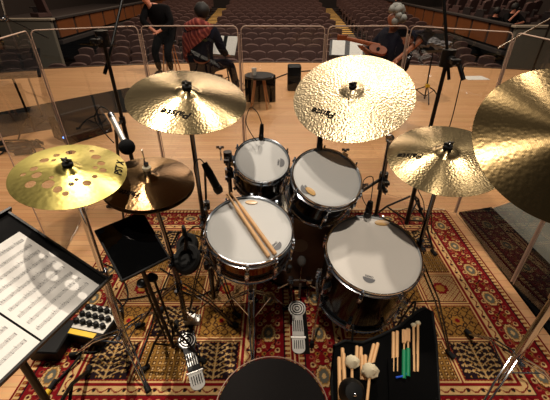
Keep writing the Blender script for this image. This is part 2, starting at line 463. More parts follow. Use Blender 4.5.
if rest.v: single(rest, 'theatre_seats', seatm, 'distant rows of dark theatre seats in the highest part of the hall', 'seats', kind='stuff')

# ------------------------------------------------------------------ rugs
RW, RL = 1.30, 1.72
def rug_colors(nu, nv):
    u = np.linspace(0, RW, nu)[None, :].repeat(nv, 0); v = np.linspace(0, RL, nv)[:, None].repeat(nu, 1)
    def c(h): return np.array(lin(h)[:3])
    red, dred, cream, gold, navy, blu, pink = c((.47, .04, .075)), c((.29, .035, .05)), c((.82, .67, .45)), c((.62, .43, .17)), c((.11, .05, .08)), c((.38, .37, .33)), c((.64, .30, .22))
    out = np.zeros((nv, nu, 3)); out[:] = red
    def put(m, col): out[m] = col
    eu = np.minimum(u, RW-u); ev = np.minimum(v, RL-v); e = np.minimum(eu, ev)
    run = np.where(eu < ev, v, u)      # coordinate along the border
    def per(x, p): return np.abs(((x/p) % 1)-.5)*2    # 0 at centre, 1 at ends
    def near(p, cell): return ((p/cell) % 1-.5)*cell
    put((e > .014) & (e < .044), cream)
    put((e > .017) & (e < .041) & (per(run, .028) < .5), red)
    put((e > .024) & (e < .034) & (per(run, .028) < .22), gold)
    put((e >= .044) & (e < .050), navy); put((e >= .053) & (e < .056), gold)
    mb = (e >= .060) & (e < .200); w = (e-.13)
    s1 = np.sin(run*2*PI/.24+1.2)*.04
    put(mb & (np.abs(np.abs(w)-.030-.012*np.sin(run*2*PI/.06)) < .0022), gold)
    put(mb & (np.abs(w-s1) < .003), pink); put(mb & (np.abs(w+s1) < .003), navy)
    for ph_, ww, rad, c1, c2 in ((0, .048, .013, cream, dred), (.5, .052, .011, pink, navy), (.25, .020, .010, gold, navy), (.75, .022, .009, cream, gold)):
        r1 = np.hypot(near(run+ph_*.08, .08), np.abs(w)-ww)*(1+.25*np.cos(5*np.arctan2(w, near(run+ph_*.08, .08))))
        put(mb & (r1 < rad), c1); put(mb & (r1 < rad*.55), c2)
    p29 = near(run+.06, .24)
    rr = np.hypot(p29/1.25, w/.85)*(1+.06*np.cos(12*np.arctan2(w, p29)))
    put(mb & (rr < .047), dred); put(mb & (rr < .043), cream); put(mb & (rr < .034), gold); put(mb & (rr < .029), blu); put(mb & (rr < .012), cream)
    put((e >= .205) & (e < .211), navy)
    gb = (e >= .211) & (e < .250); put(gb, cream); g = (e-.2305)
    put(gb & (np.abs(g-np.sin(run*2*PI/.07)*.009) < .0035), red)
    put(gb & (np.hypot((((run/.07+.25) % 1)-.5)*.07, g) < .008), navy)
    put((e >= .250) & (e < .262), red)
    # field of compartments
    fx0, fy0 = .262, .262; cw = (RW-2*fx0)/3; n_v = 5; ch = (RL-2*fy0)/n_v
    inside = e >= .262
    ci = np.clip(((u-fx0)/cw).astype(int), 0, 2); cj = np.clip(((v-fy0)/ch).astype(int), 0, n_v-1)
    lx = (u-fx0)-(ci+.5)*cw; ly = (v-fy0)-(cj+.5)*ch
    ee = np.minimum(cw/2-np.abs(lx), ch/2-np.abs(ly))
    kind = (ci*2+cj*1+(ci == 1)*1) % 4
    ax = np.abs(lx); ay = np.abs(ly)
    def curl(px_, py_, r_, t_=.003): return np.abs(np.hypot(ax-px_, ly-py_)-r_) < t_
    tree = (ax < .0035)
    for y0_ in (-.095, -.065, -.035, -.005, .03, .06):
        tree |= (np.abs(ly-(y0_+.9*ax-4.5*ax*ax)) < .0028) & (ax < .088)
        for q_ in (.025, .05, .075, .09): tree |= np.hypot(ax-q_, ly-(y0_+.9*q_-4.5*q_*q_+.008*(-1)**int(q_*40))) < .0058
    leaf = (np.hypot(near(ax+.01, .034), near(ly, .034)) < .0045)
    scr = (np.abs(np.hypot(near(lx, .050), near(ly, .050))-.016) < .0028) | (np.abs(near(lx+ly, .050)) < .0016) | (np.abs(near(lx-ly, .050)) < .0016)
    lat = (np.abs(near(lx+ly, .030)) < .0026) | (np.abs(near(lx-ly, .030)) < .0026)
    flo = (np.hypot(near(lx, .028), near(ly, .028))*(1+.3*np.cos(4*np.arctan2(near(ly, .028), near(lx, .028)))) < .009)
    ol, brn = c((.57, .41, .18)), c((.24, .12, .06))
    for k, (bg, pt, fg) in enumerate(((navy, tree, cream*.72), (ol, scr, brn), (cream*.8, lat, red), (ol*.8, flo, brn))):
        put(inside & (kind == k), bg); put(inside & (kind == k) & leaf & (k != 2), (gold, navy, gold, cream)[k]); put(inside & (kind == k) & pt, fg)
    put(inside & (kind == 3) & (np.hypot(near(lx, .028), near(ly, .028)) < .0035), cream)
    put(inside & (kind == 2) & (np.hypot(near(lx+ly, .030), near(lx-ly, .030)) > .0185), dred)
    rc = np.hypot(ax, ay)*(1+.12*np.cos(8*np.arctan2(ly, lx)))
    put(inside & (kind == 1) & (rc < .040), navy); put(inside & (kind == 1) & (rc < .032), gold); put(inside & (kind == 1) & (rc < .014), red)
    put(inside & (kind == 2) & (rc < .045), red); put(inside & (kind == 2) & (rc < .026), gold)
    put(inside & (ee < .020), red); put(inside & (ee < .018) & (near(lx+ly, .016) > 0), gold)
    put(inside & (ee < .012), cream); put(inside & (ee < .004), red)
    put(inside & (ee > .012) & (ee < .0145), navy)
    return out
def make_rug():
    nu, nv = int(RW/.004), int(RL/.004)
    col = rug_colors(nu, nv)
    x = np.linspace(-RW/2, RW/2, nu); y = np.linspace(-RL/2, RL/2, nv); X, Y = np.meshgrid(x, y)
    Z = np.full_like(X, .009)+.0008*np.sin(X*7)*np.sin(Y*5)
    Z[0, :] = Z[-1, :] = 0.001; Z[:, 0] = Z[:, -1] = 0.001
    co = np.stack([X, Y, Z], -1).reshape(-1, 3)
    idx = np.arange(nu*nv).reshape(nv, nu)
    q = np.stack([idx[:-1, :-1], idx[:-1, 1:], idx[1:, 1:], idx[1:, :-1]], -1).reshape(-1, 4)
    # underside, so the rug is a closed slab
    nb = len(co); co = np.concatenate([co, [[-RW/2, -RL/2, 0], [RW/2, -RL/2, 0], [RW/2, RL/2, 0], [-RW/2, RL/2, 0]]])
    me = bpy.data.meshes.new('rug')
    me.vertices.add(len(co)); me.vertices.foreach_set('co', co.ravel())
    nf = len(q)+1; me.loops.add(len(q)*4+4); me.polygons.add(nf)
    li = np.concatenate([q.ravel(), [nb+3, nb+2, nb+1, nb]]); me.loops.foreach_set('vertex_index', li)
    me.polygons.foreach_set('loop_start', np.arange(nf)*4)
    me.update(calc_edges=True)
    a = me.color_attributes.new('Col', 'FLOAT_COLOR', 'POINT')
    cc = np.ones((len(co), 4)); cc[:nb, :3] = col.reshape(-1, 3); a.data.foreach_set('color', cc.ravel())
    me.polygons.foreach_set('use_smooth', [True]*nf)
    me.materials.append(rugm)
    o = bpy.data.objects.new('rug', me); C.objects.link(o); return o
rug = make_rug(); rug.location = (.755, 1.52, .001)
tag(rug, 'red and gold patterned wool rug under the floor tom, right of its twin', 'rug')
rug2 = rug.copy(); C.objects.link(rug2); rug2.location = (-.555, 1.52, .001)
tag(rug2, 'red and gold patterned wool rug under the hi-hat pedal, left of its twin', 'rug')
fr = MB(True)
for k in range(130):
    for s_ in (1, -1):
        x = -RW/2+.005+k*(RW-.01)/129; fr.box((x, s_*(RL/2+.012), .002), (.003, .028, .002))
fo = fr.build('fringe', feltw, rug); fo['kind'] = 'stuff'
fo2 = fo.copy(); C.objects.link(fo2); fo2.parent = rug2

# ------------------------------------------------------------------ drums
def head_pt(px, py, M):   # where the line of sight meets a drum head
    o = V((0, 0, CAMH)); d = at_d(px, py, 1)-o; n = (M.to_3x3() @ V((0, 0, 1))); t = (M.translation-o).dot(n)/d.dot(n); return M.inverted() @ (o+d*t)
def crown_logo(R, name, parent, m, ang, zz, rf=.74):
    """small dark half-disc mark with a pale word on it, near the rim of a head"""
    M = Matrix.Rotation(ang, 4, 'Z') @ Matrix.Translation((0, -R*rf, zz))
    g = MB(True); n = 16; r = .026
    g.add([(math.cos(PI+PI*k/n)*r, math.sin(PI+PI*k/n)*r*.9, 0) for k in range(n+1)]+[(math.cos(PI+PI*k/n)*r, math.sin(PI+PI*k/n)*r*.9, .0004) for k in range(n+1)],
          [tuple(range(n+1)), tuple(range(n+1, 2*n+2))]+[(k, (k+1) % (n+1), (k+1) % (n+1)+n+1, k+n+1) for k in range(n+1)], M)
    o = g.build(name, m, parent)
    vs, fs = text_mesh('REMO', .013, 0)
    MB(True).add(vs, fs, M @ Matrix.Translation((0, .007, .0006))).build('brand_word', inkg, o, flat=True)
    return o
def drum(name, label, R, H, M, head, shellm, hoopm, lugs, logo=None, rods=True):
    """local z points out of the batter head, whose plane is z=0"""
    r = thing(name, label, 'drum', M=M)
    MB(True).lathe([(R-.006, -.012), (R, -.012), (R, -H+.008), (R-.006, -H+.008)], 64, closed=True).build('shell', shellm, r)
    hd = MB(True).lathe([(.0001, -.001), (R*.9, -.001), (R-.003, -.002), (R+.003, -.006), (R+.003, -.02), (R-.002, -.02), (R-.008, -.004), (.0001, -.004)], 72).build('batter_head', head, r)
    MB(True).lathe([(.0001, -H+.003), (R-.004, -H+.003), (R-.004, -H), (.0001, -H)], 48).build('resonant_head', headw, r)
    hp = [(R+.004, .006), (R+.009, .008), (R+.011, .004), (R+.007, 0), (R+.007, -.016), (R+.014, -.018), (R+.014, -.022), (R+.004, -.022)]
    MB(True).lathe(hp, 72, closed=True).build('hoop', hoopm, r)
    MB(True).lathe([(a, -H-(b)) for a, b in hp], 72, closed=True).build('hoop', hoopm, r)
    for k in range(lugs):
        a = 2*PI*(k+.5)/lugs; Mk = Matrix.Rotation(a, 4, 'Z')
        for z, zr0, zr1, zc in (((-.055, .012, -.07, -.012), (-H+.055, -H-.008, -H+.06, -H+.008)) if H > .2 else ((-H/2, .012, -H-.008, -.012),)):
            l = MB(True); l.box((R+.012, 0, z), (.022, .018, .045), Mk); l.ball((R+.016, 0, z), .011, (1, 1, 1.7), 10, Mk)
            lo = l.build('lug', hoopm, r)
            if rods:
                q = MB(True); q.tube([(R+.017, 0, zr0), (R+.017, 0, zr1)], .0028, 6, Mk); q.tube([(R+.017, 0, zr0), (R+.017, 0, zr0+(.01 if zr0 < 0 else -.01))], .005, 6, Mk)
                q.box((R+.015, 0, zc), (.018, .014, .008), Mk)
                if H <= .2: q.box((R+.015, 0, -H+.008), (.018, .014, .008), Mk)
                q.build('tension_rod', chrome, lo)
    if logo is not None:
        p = head_pt(logo[0], logo[1], M); crown_logo(R, 'brand_mark', r, inkg, math.atan2(p.y, p.x)+PI/2, .0002, math.hypot(p.x, p.y)/R)
    return r
P, n = fit_disc(206.4, 292.2, 197.8, 264.3, 249, .182)
MS = frame(P, n); SN = P
snare = drum('snare_drum', 'white-headed snare drum with a bronze-toned shell and a pair of sticks on it', .178, .135, MS, headw, nickel, chrome, 10, (275.8, 245.4))
t = MB(True); t.box((-.19, -.03, -.07), (.03, .03, .08)); t.box((-.2, -.03, -.025), (.012, .05, .012)); t.build('strainer', chrome, snare)
P, n = fit_disc(235, 289, 139, 182.7, 260, .132); M1 = frame(P, n); T1 = P
tom1 = drum('rack_tom', 'smaller black rack tom left of its larger neighbour, grey crescent shade on its head', .127, .17, M1, headw, lacq, chrome, 6, (280, 162.5))
P, n = fit_disc(293, 360.5, 149.5, 207, 321, .156); M2 = frame(P, n); T2 = P
tom2 = drum('rack_tom', 'larger black rack tom right of the small one, under the hammered ride cymbal', .152, .18, M2, headw, lacq, chrome, 6, (306, 189))
P, n = fit_disc(326.4, 422, 216.4, 295, 364, .209); M3 = frame(P, n); T3 = P
ftom = drum('floor_tom', 'large black floor tom with a cream worn head in front of the stick bag', .203, .36, M3, headw2, lacq, chrome, 8, (369, 278))
wm = MB(True); wm.lathe([(.0001, 0), (.03, 0), (.03, .0005), (.0001, .0005)], 24, Matrix.Diagonal((1.3, .8, 1, 1)))
# muffling gel pads / tape
p_ = head_pt(310.5, 191.5, M2); g = MB(True).lathe([(.0001, 0), (.018, 0), (.017, .003), (.0001, .004)], 20, Matrix.Translation((p_.x, p_.y, .0012)) @ Matrix.Rotation(-.7, 4, 'Z') @ Matrix.Diagonal((1.5, .8, 1, 1)))
gel = mat('amber_gel', (.78, .62, .38), .3)
g.build('damper_gel', gel, tom2)
MB(True).lathe([(.0001, 0), (.018, 0), (.017, .003), (.0001, .004)], 20, Matrix.Translation((.0, .152, .0003)) @ Matrix.Diagonal((1.6, .7, 1, 1))).build('damper_gel', gel, snare)
MB(True).lathe([(.0001, 0), (.018, 0), (.017, .003), (.0001, .004)], 20, Matrix.Translation((head_pt(382, 223, M3).x, head_pt(382, 223, M3).y, .0003)) @ Matrix.Diagonal((2, 1, 1, 1))).build('damper_gel', gel, ftom)
# floor tom legs
for a in (200, 320, 80):
    a = math.radians(a); M = M3
    p0 = M @ V((math.cos(a)*.226, math.sin(a)*.226, -.10)); p1 = M @ V((math.cos(a)*.226, math.sin(a)*.226, -.27))
    ft = V((p1.x+math.cos(a)*.03, p1.y+math.sin(a)*.03-.05, .035))
    l = MB().tube([p0, p1, p1.lerp(ft, .5)+V((0, 0, .02)), ft], .005, 8).build('leg', chrome, ftom)
    MB().tube([ft+V((0, 0, .02)), ft+V((0, 0, -.023))], .011, 10).build('rubber_foot', rubber, l)
    MB().box(M @ V((math.cos(a)*.216, math.sin(a)*.216, -.2)), (.03, .03, .05), rot=M.to_3x3() @ Matrix.Rotation(a, 3, 'Z')).build('leg_bracket', chrome, ftom)
# bass drum: axis along +Y
BK = V((.14, 1.52, .285)); BR = .254
MBD = frame(BK, V((-.02, -1, 0.05)), V((1, 0, 0)))
bd = drum('bass_drum', 'black bass drum with a dark head lying between snare and floor tom', BR, .40, MBD, headb, lacq, lacq, 8, None, False)
MB(True).lathe([(.0001, 0), (.045, 0), (.045, .001), (.0001, .001)], 28, Matrix.Translation((.0, .06, .0006))).build('round_patch', mat('patch_grey', (.42, .38, .34), .4), bd)  # small flat grey disc on the batter head
MB(True).box((-.05, .235, .01), (.022, .022, .01)).build('hoop_sticker', wood_st, bd)
for s_ in (-1, 1):
    p0 = BK+V((s_*.25, .30, -.02)); p1 = BK+V((s_*.36, .18, -.265))
    l = MB().tube([p0, p1], .007, 8).build('spur', chrome, bd); MB().ball(p1+V((0, 0, -.002)), .014, seg=10).build('rubber_foot', rubber, l)

# ------------------------------------------------------------------ cymbals
def cym_profile(R, bell, bh, bow):
    pr = []
    for k in range(0, 9):
        t = k/8; pr.append((.006+(bell-.006)*t, bh*math.cos(t*PI/2*.86)**.8+0))
    zb = pr[-1][1]; 
    for k in range(1, 20):
        t = k/19; pr.append((bell+(R-bell)*t, zb-(bow+zb)*(.35*t+.65*t*t)))
    return pr
def prof_z(pr, r):
    for (a, za), (b, zb) in zip(pr, pr[1:]):
        if a <= r <= b: return za+(zb-za)*(r-a)/(b-a)
    return pr[-1][1]
def cymbal(label, R, P, n, m, bell=.22, bh=.022, bow=.022, logo=None, holes=None, ref=V((1, 0, 0)), group=None):
    pr = cym_profile(R, R*bell, bh, bow)
    # the bow hangs below the bell: shift so that the rim plane passes through P
    M = frame(P + V(n).normalized()*bow, n, ref)
    r = thing('cymbal', label, 'cymbal', M=M, group=group)
    full = pr+[(a, z-.0014) for a, z in reversed(pr)]
    mb = MB(True).lathe(full, 120, closed=True); o = mb.build('bronze_plate', m, r, smooth=60)
    if holes:
        cut = MB(True)
        for a, rad, hr in holes:
            cut.tube([(math.cos(a)*rad, math.sin(a)*rad, -.2), (math.cos(a)*rad, math.sin(a)*rad, .2)], hr, 28)
        co = cut.build('cutter', m); md = o.modifiers.new('b', 'BOOLEAN'); md.operation = 'DIFFERENCE'; md.object = co; md.solver = 'EXACT'
        o.parent = None
        me = evalmesh(o, 'bronze_plate'); o.modifiers.clear(); o.data = me; o.parent = r
        me.polygons.foreach_set('use_smooth', [True]*len(me.polygons)); me.set_sharp_from_angle(angle=math.radians(60))
        bpy.data.objects.remove(co)
    if logo:
        for body, size, ang, rad, turn in logo:
            vs, fs = text_mesh(body, size)
            Mt = Matrix.Rotation(ang, 4, 'Z') @ Matrix.Translation((rad, 0, 0)) @ Matrix.Rotation(turn, 4, 'Z')
            out = []
            for v in vs:
                p = Mt @ v; out.append((p.x, p.y, prof_z(pr, math.hypot(p.x, p.y))+.0012+v.z))
            MB(True).add(out, fs).build('brand_word', ink, r, flat=True)
    return r, M, bh
LG = .045
D2R = math.radians
cyms = {}
def addc(key, label, box, R, m, **kw):
    P, n = fit_disc(*box, R); cyms[key] = (P, n); r = cymbal(label, R, P, n, m, **kw); cyms[key] = (P, n, r[1], r[2]); return r
addc('crash', 'thin bronze crash cymbal above and left of the small rack tom', (124.4, 246.6, 70.6, 134.6, 183), .229, br_crash, logo=[('Paiste', .046, D2R(-97), .135, D2R(-90))])
addc('ride', 'pale heavily hammered ride cymbal, the brightest, over the larger rack tom', (293.4, 416, 55, 143, 359), .28, br_ride, bell=.2, bh=.03, logo=[('Paiste', .05, D2R(216), .175, D2R(-66))])
addc('crash2', 'bronze crash cymbal above and right of the floor tom, partly under the big near cymbal', (387, 509, 126, 197, 438), .229, br_crash, bh=.026, logo=[('Paiste', .042, D2R(176), .14, D2R(-20))])
addc('big', 'largest dull bronze cymbal cut off by the right edge of the view', (472, 688, 68, 232, 560), .28, br_dark, bh=.03)
hs = []
for a, rad, hr in ((-150, .105, .017), (-172, .12, .014), (160, .115, .016), (135, .115, .012), (110, .12, .018), (60, .12, .018), (35, .115, .014), (12, .118, .013), (-12, .105, .010), (-35, .11, .015), (-62, .092, .010), (-85, .115, .015), (-108, .10, .021), (-132, .135, .018), (-48, .075, .008), (-72, .135, .011), (-120, .07, .008), (-160, .15, .010), (80, .15, .010), (20, .09, .009), (150, .085, .009)):
    hs.append((D2R(a), rad*.936, hr*.936))
addc('fx', 'pale brass effects cymbal with a ring of round holes, above the music stand', (6, 127, 144.5, 210, 78), .19, br_fx, bh=.018, bow=.018, logo=[('PST X', .036, D2R(22), .165, D2R(80))], holes=hs)
addc('hat', 'brown bronze top hi-hat cymbal above the black tablet', (100, 194.5, 157, 210.5, 154), .178, br_hat, bh=.02, bow=.016, logo=[('Paiste', .036, D2R(-112), .11, D2R(-80))])
P, n, M, bh = cyms['hat']
cymbal('bottom hi-hat cymbal, its rim showing just under the top one', .178, P - V(n)*.02, -V(n), br_hat, bh=.02, bow=.012)

# ------------------------------------------------------------------ stands
def tripod(parent, x, y, ztop, zlow, R, yaw, m=darkchrome, double=True, r=.006, n=3, feet=True):
    for k in range(n):
        a = yaw+2*PI*k/n; dx, dy = math.cos(a), math.sin(a); px, py = -dy*.012, dx*.012
        l = MB()
        for s_ in ((-1, 1) if double else (0,)):
            l.tube([(x+dx*.018+px*s_, y+dy*.018+py*s_, ztop), (x+dx*R*.55+px*s_, y+dy*R*.55+py*s_, ztop*.55+.03), (x+dx*R+px*s_*.4, y+dy*R+py*s_*.4, .03)], r*.75, 6)
        l.tube([(x+dx*R*.55, y+dy*R*.55, ztop*.55+.03), (x+dx*.018, y+dy*.018, zlow)], r*.6, 6)
        lo = l.build('leg', m, parent)
        if feet: MB().tube([(x+dx*(R-.02), y+dy*(R-.02), .03), (x+dx*(R+.03), y+dy*(R+.03), .022)], [.011, .014], 10).build('rubber_foot', rubber, lo)
def wing(parent, P, n, m=chrome):
    M = frame(P, n); g = MB(); g.lathe([(.0001, 0), (.007, 0), (.007, .012), (.0001, .013)], 10, M)
    g.box((0.011, 0, .010), (.014, .004, .012), M); g.box((-.011, 0, .010), (.014, .004, .012), M)
    return g.build('wing_nut', m, parent)
def clamp(parent, P, d, m=chrome, s=1.0):
    x, y, z = basis(d); g = MB(); g.tube([P-z*.02*s, P+z*.02*s], .017*s, 12); g.tube([P, P+x*.035*s], .009*s, 10); g.box(P+x*.045*s, (.02*s, .02*s, .012*s)); g.tube([P+x*.03*s, P+x*.06*s-z*.01], .004*s, 6)
    return g.build('clamp', m, parent)
def cym_mount(root, key, boomfrom, bell_off=.0):
    P, n, M, bh = cyms[key]; n = V(n)
    top = M @ V((0, 0, bh)); c = M @ V((0, 0, 0))
    MB().tube([c-n*.05, top+n*.035], .0035, 8).build('tilter_rod', chrome, root)
    MB().lathe([(.004, 0), (.018, 0), (.018, .012), (.004, .012)], 20, frame(top+n*.001, n), closed=True).build('felt_washer', rubber, root)
    MB().lathe([(.004, 0), (.018, 0), (.018, .01), (.004, .01)], 20, frame(c-n*.008, n), closed=True).build('felt_washer', felt, root)
    wing(root, top+n*.014, n, darkchrome)
    MB().ball(c-n*.055, .016, seg=12).build('tilter', chrome, root)
    return c-n*.055
def cymbal_stand(label, key, base, yaw, joint=None, name='cymbal_stand', m=darkchrome, R=.30, ht=.38, low=.07, rr=.0135):
    r = thing(name, label, 'stand', (base[0], base[1], 0))
    e = cym_mount(r, key, None)
    b = V((base[0], base[1], 0))
    top = V(joint) if joint is not None else e
    if joint is not None:
        d = (e-top).normalized(); MB().tube([top-d*.12, e], .0065, 8).build('boom_arm', chrome, r)
        MB().ball(top, .022, seg=12).build('boom_joint', chrome, r)
    b0 = b+V((0, 0, low)); ax = (top-b0)
    MB().tube([b0, b0+ax*.5], rr, 12).build('lower_tube', m, r)
    MB().tube([b0+ax*.48, top], rr*.75, 12).build('upper_tube', m, r)
    clamp(r, b0+ax*.5, ax, m, rr/.0125); clamp(r, V((b.x, b.y, ht)), V((0, 0, 1)), m)
    tripod(r, b.x, b.y, ht, low+.01, R, yaw, m)
    return r
def under(key, dx=0, dy=0):
    P, n, M, bh = cyms[key]; return (P.x+dx, P.y+dy)
cymbal_stand('chrome stand carrying the cymbal with round holes, its foot near the small mixer', 'fx', (at_z(127, 345, .05).x, at_z(127, 345, .05).y), D2R(-52), m=chrome, R=.25, ht=.16, low=.06, rr=.017)
cymbal_stand('chrome stand carrying the left crash cymbal behind the snare drum', 'crash', under('crash', -.01, .03), D2R(90), R=.15, ht=.42)
j = at_d(390, 139, 1.62)
cymbal_stand('dark boom stand carrying the hammered ride cymbal beside the larger tom', 'ride', (j.x+.01, j.y+.02), D2R(0), joint=j, R=.19, ht=.36)
cymbal_stand('chrome stand carrying the crash cymbal right of the floor tom', 'crash2', under('crash2', .02, .05), D2R(-62), R=.33, ht=.42)
cymbal_stand('chrome stand with wide legs on the rug at the right edge', 'big', (1.07, .94), D2R(100), joint=V((1.10, .93, 1.12)), R=.24, ht=.2, m=chrome, rr=.018)
# hi-hat stand with pedal
P, n, M, bh = cyms['hat']; hx, hy = -.478, P.y+.02
hh = thing('hi_hat_stand', 'chrome hi-hat stand with a striped silver foot pedal at the left', 'stand', (hx, hy, 0))
tp = P + V((0, 0, .135)); MB().tube([V((hx, hy, .10)), V((P.x, P.y, P.z-.06)), tp], .0032, 8).build('pull_rod', chrome, hh)
MB().tube([V((hx, hy, .07)), V((hx, hy, .5))], .013, 12).build('lower_tube', darkchrome, hh)
MB().tube([V((hx, hy, .48)), V((P.x, P.y, P.z-.06))], .0095, 12).build('upper_tube', darkchrome, hh)
MB().lathe([(.004, 0), (.022, 0), (.024, .012), (.004, .014)], 16, frame(V((P.x, P.y, P.z-.062)), V((0, 0, 1))), closed=True).build('seat_cup', blackp, hh)
c = M @ V((0, 0, bh)); g = MB(); g.lathe([(.0035, 0), (.014, 0), (.014, .02), (.009, .022), (.009, .05), (.0035, .05)], 14, frame(c, n), closed=True); g.build('clutch', chrome, hh)
MB().lathe([(.0035, 0), (.017, 0), (.017, .01), (.0035, .01)], 14, frame(c+V(n)*.022, n), closed=True).build('felt_washer', feltw, hh)
clamp(hh, V((hx, hy, .5)), V((0, 0, 1)), darkchrome); clamp(hh, V((hx, hy, .33)), V((0, 0, 1)), darkchrome)
tripod(hh, hx, hy, .33, .09, .25, D2R(0), m=darkchrome, n=2)
def pedal(parent, heel, toe, w, board=silver, tread=ink, brandcol=silver):
    heel = V(heel); toe = V(toe); toe = heel+(toe-heel)/.84
    """footboard from heel to toe with ridges, target rings, heel plate and hinge; built in a frame along the board"""
    heel = V(heel); toe = V(toe); d = toe-heel; L = d.length; y = d.normalized(); x = y.cross(V((0, 0, 1))).normalized(); z = x.cross(y)
    M = Matrix((x, y, z)).transposed().to_4x4(); M.translation = heel
    hl = L*.27
    n = 10
    # heel plate: rounded end
    hp = [(math.cos(a)*w*.5, -.0+.0+math.sin(a)*w*.4) for a in [PI+PI*k/n for k in range(n+1)]]
    hp = [(x_, y_+w*.4) for x_, y_ in hp]+[(w*.5, hl), (-w*.5, hl)]
    hpl = MB().prism(hp, 0, .006, M).build('heel_plate', brandcol, parent)
    fb = [(-w*.46, hl+.012), (w*.46, hl+.012), (w*.44, L*.62)]
    cx, cy, cr = 0, L*.84, w*.72
    for k in range(15):
        a = -.95+(PI+1.9)*k/14; fb.append((cx+math.cos(a)*cr, cy+math.sin(a)*cr))
    fb += [(-w*.44, L*.62)]
    o = MB().prism(fb, 0, .007, M).build('footboard', board, parent)
    for k in (-2, -1, 0, 1, 2):
        MB().box((k*w*.165, (hl+.03+L*.62)/2, .008), (w*.07, L*.62-hl-.04, .003), M).build('tread_bar', tread, o)
        MB().box((k*w*.165, hl*.5+.006, .007), (w*.055, hl*.55, .003), M).build('tread_bar', ink, hpl)
    for rr in (.85, .58, .3):
        MB().lathe([(cr*rr-.0045, .006), (cr*rr, .006), (cr*rr, .0095), (cr*rr-.0045, .0095)], 28, M @ Matrix.Translation((cx, cy, 0)), closed=True).build('target_ring', tread, o)
    MB().tube([M @ V((-w*.6, hl+.006, .003)), M @ V((w*.6, hl+.006, .003))], .006, 8).build('hinge', brandcol, parent)
    return M
Mh = pedal(hh, at_z(199.5, 390, .014), at_z(187, 341, .06), .066, board=blackp, tread=silver)
MB().tube([V((-.345, .99, .013)), V((-.44, hy-.03, .013))], .004, 8).tube([V((-.40, .985, .013)), V((-.50, hy-.03, .013))], .004, 8).build('base_rods', chrome, hh)
g = MB(); tz = V((-.445, 1.235, .085))
for k in range(5): g.box(tz.lerp(V((hx, hy-.01, .16)), k/4), (.014, .012, .02))
g.build('chain', steel, hh); MB().box((-.452, 1.27, .03), (.085, .05, .035)).box((-.452, 1.25, .07), (.05, .03, .04)).build('frame_block', silver, hh)
# kick pedal
kp = thing('kick_pedal', 'silver kick drum pedal with target rings in front of the bass drum', 'pedal', (.14, 1.10, 0))
pedal(kp, at_z(299, 354, .014), at_z(297, 309, .07), .066)
MB().box((.14, 1.24, .011), (.075, .33, .006)).build('base_plate', blackm, kp)
g = MB()
for s_ in (-1, 1): g.tube([(.14+s_*.05, 1.42, .012), (.14+s_*.05, 1.42, .19)], .009, 8); g.box((.14+s_*.05, 1.42, .18), (.03, .035, .03))
g.tube([(.07, 1.42, .18), (.21, 1.42, .18)], .006, 8); g.build('pedal_frame', chrome, kp)
MB().lathe([(.03, -.008), (.04, -.008), (.04, .008), (.03, .008)], 20, frame(V((.14, 1.42, .18)), V((1, 0, 0))), closed=True).build('cam', chrome, kp)
g = MB()
for k in range(7): g.box(V((.137, 1.38, .09)).lerp(V((.14, 1.385, .18)), k/6), (.012, .01, .012))
g.build('chain', steel, kp)
MB().tube([(.14, 1.42, .18), (.14, 1.38, .34)], .004, 8).build('beater_rod', chrome, kp)
MB().ball((.14, 1.38, .36), .027, (.85, 1.2, 1), 14).build('beater', felt, kp)
for s_, zz in ((-1, .16), (1, .14)):
    MB().tube([(.14+s_*.06, 1.42, zz), (.14+s_*.115, 1.40, zz-.02)], .004, 8).ball((.14+s_*.12, 1.40, zz-.022), .008, seg=8).build('tension_spring', chrome, kp)
# snare stand
ss = thing('snare_stand', 'chrome basket stand holding up the snare drum', 'stand', (SN.x, SN.y, 0))
bot = MS @ V((0, 0, -.175))
MB().tube([(bot.x, bot.y, .08), (bot.x, bot.y, bot.z-.02)], .012, 12).build('post', darkchrome, ss)
for k in range(3):
    a = D2R(90+120*k); e = MS @ V((math.cos(a)*.207, math.sin(a)*.207, -.160)); tip = MS @ V((math.cos(a)*.208, math.sin(a)*.208, -.120))
    l = MB().tube([V((bot.x, bot.y, bot.z-.01)), e, tip], .006, 8).build('basket_arm', chrome, ss)
    MB().tube([e, tip], .011, 10).build('rubber_grip', rubber, l)
clamp(ss, V((bot.x, bot.y, .28)), V((0, 0, 1)), chrome); tripod(ss, bot.x, bot.y, .28, .09, .22, D2R(33), m=chrome)
# throne
P = at_d(272, 406, 1.06); TH = V((P.x, P.y, P.z))
th = thing('drum_throne', 'round dark velvet drum stool at the bottom edge, nearest the viewer', 'stool', (TH.x, TH.y, 0))
MB().lathe([(.0001, 0), (.15, 0), (.166, -.012), (.172, -.03), (.172, -.06), (.16, -.075), (.0001, -.075)], 64, Matrix.Translation(TH)).build('seat', velvet, th, smooth=60)
MB().tube([TH+V((math.cos(a)*.1735, math.sin(a)*.1735, -.016)) for a in [2*PI*k/64 for k in range(64)]], .0022, 6, closed=True).build('piping', mat('piping_tan', (.45, .33, .26), .6), th)
MB().tube([TH+V((0, 0, -.07)), V((TH.x, TH.y, .08))], .014, 12).build('post', chrome, th)
tripod(th, TH.x, TH.y, .25, .09, .2, D2R(30), m=chrome)

# tom mounts
def arm_mount(drumo, M, a_deg, to, zloc=-.08, R=.127, label=None):
    a = D2R(a_deg); p0 = M @ V((math.cos(a)*R, math.sin(a)*R, zloc)); p1 = M @ V((math.cos(a)*(R+.04), math.sin(a)*(R+.04), zloc))
    g = MB(); g.box(p0.lerp(p1, .3), (.045, .03, .055), rot=M.to_3x3() @ Matrix.Rotation(a, 3, 'Z')); g.tube([p1-(p1-p0)*.3, p1], .012, 10); b = g.build('mount_bracket', chrome, drumo)
    wing(drumo, p1+V((0, 0, .02)), V((0, 0, 1)), darkchrome)
    return p1
p1 = arm_mount(tom1, M1, 172, None, -.05, .127)
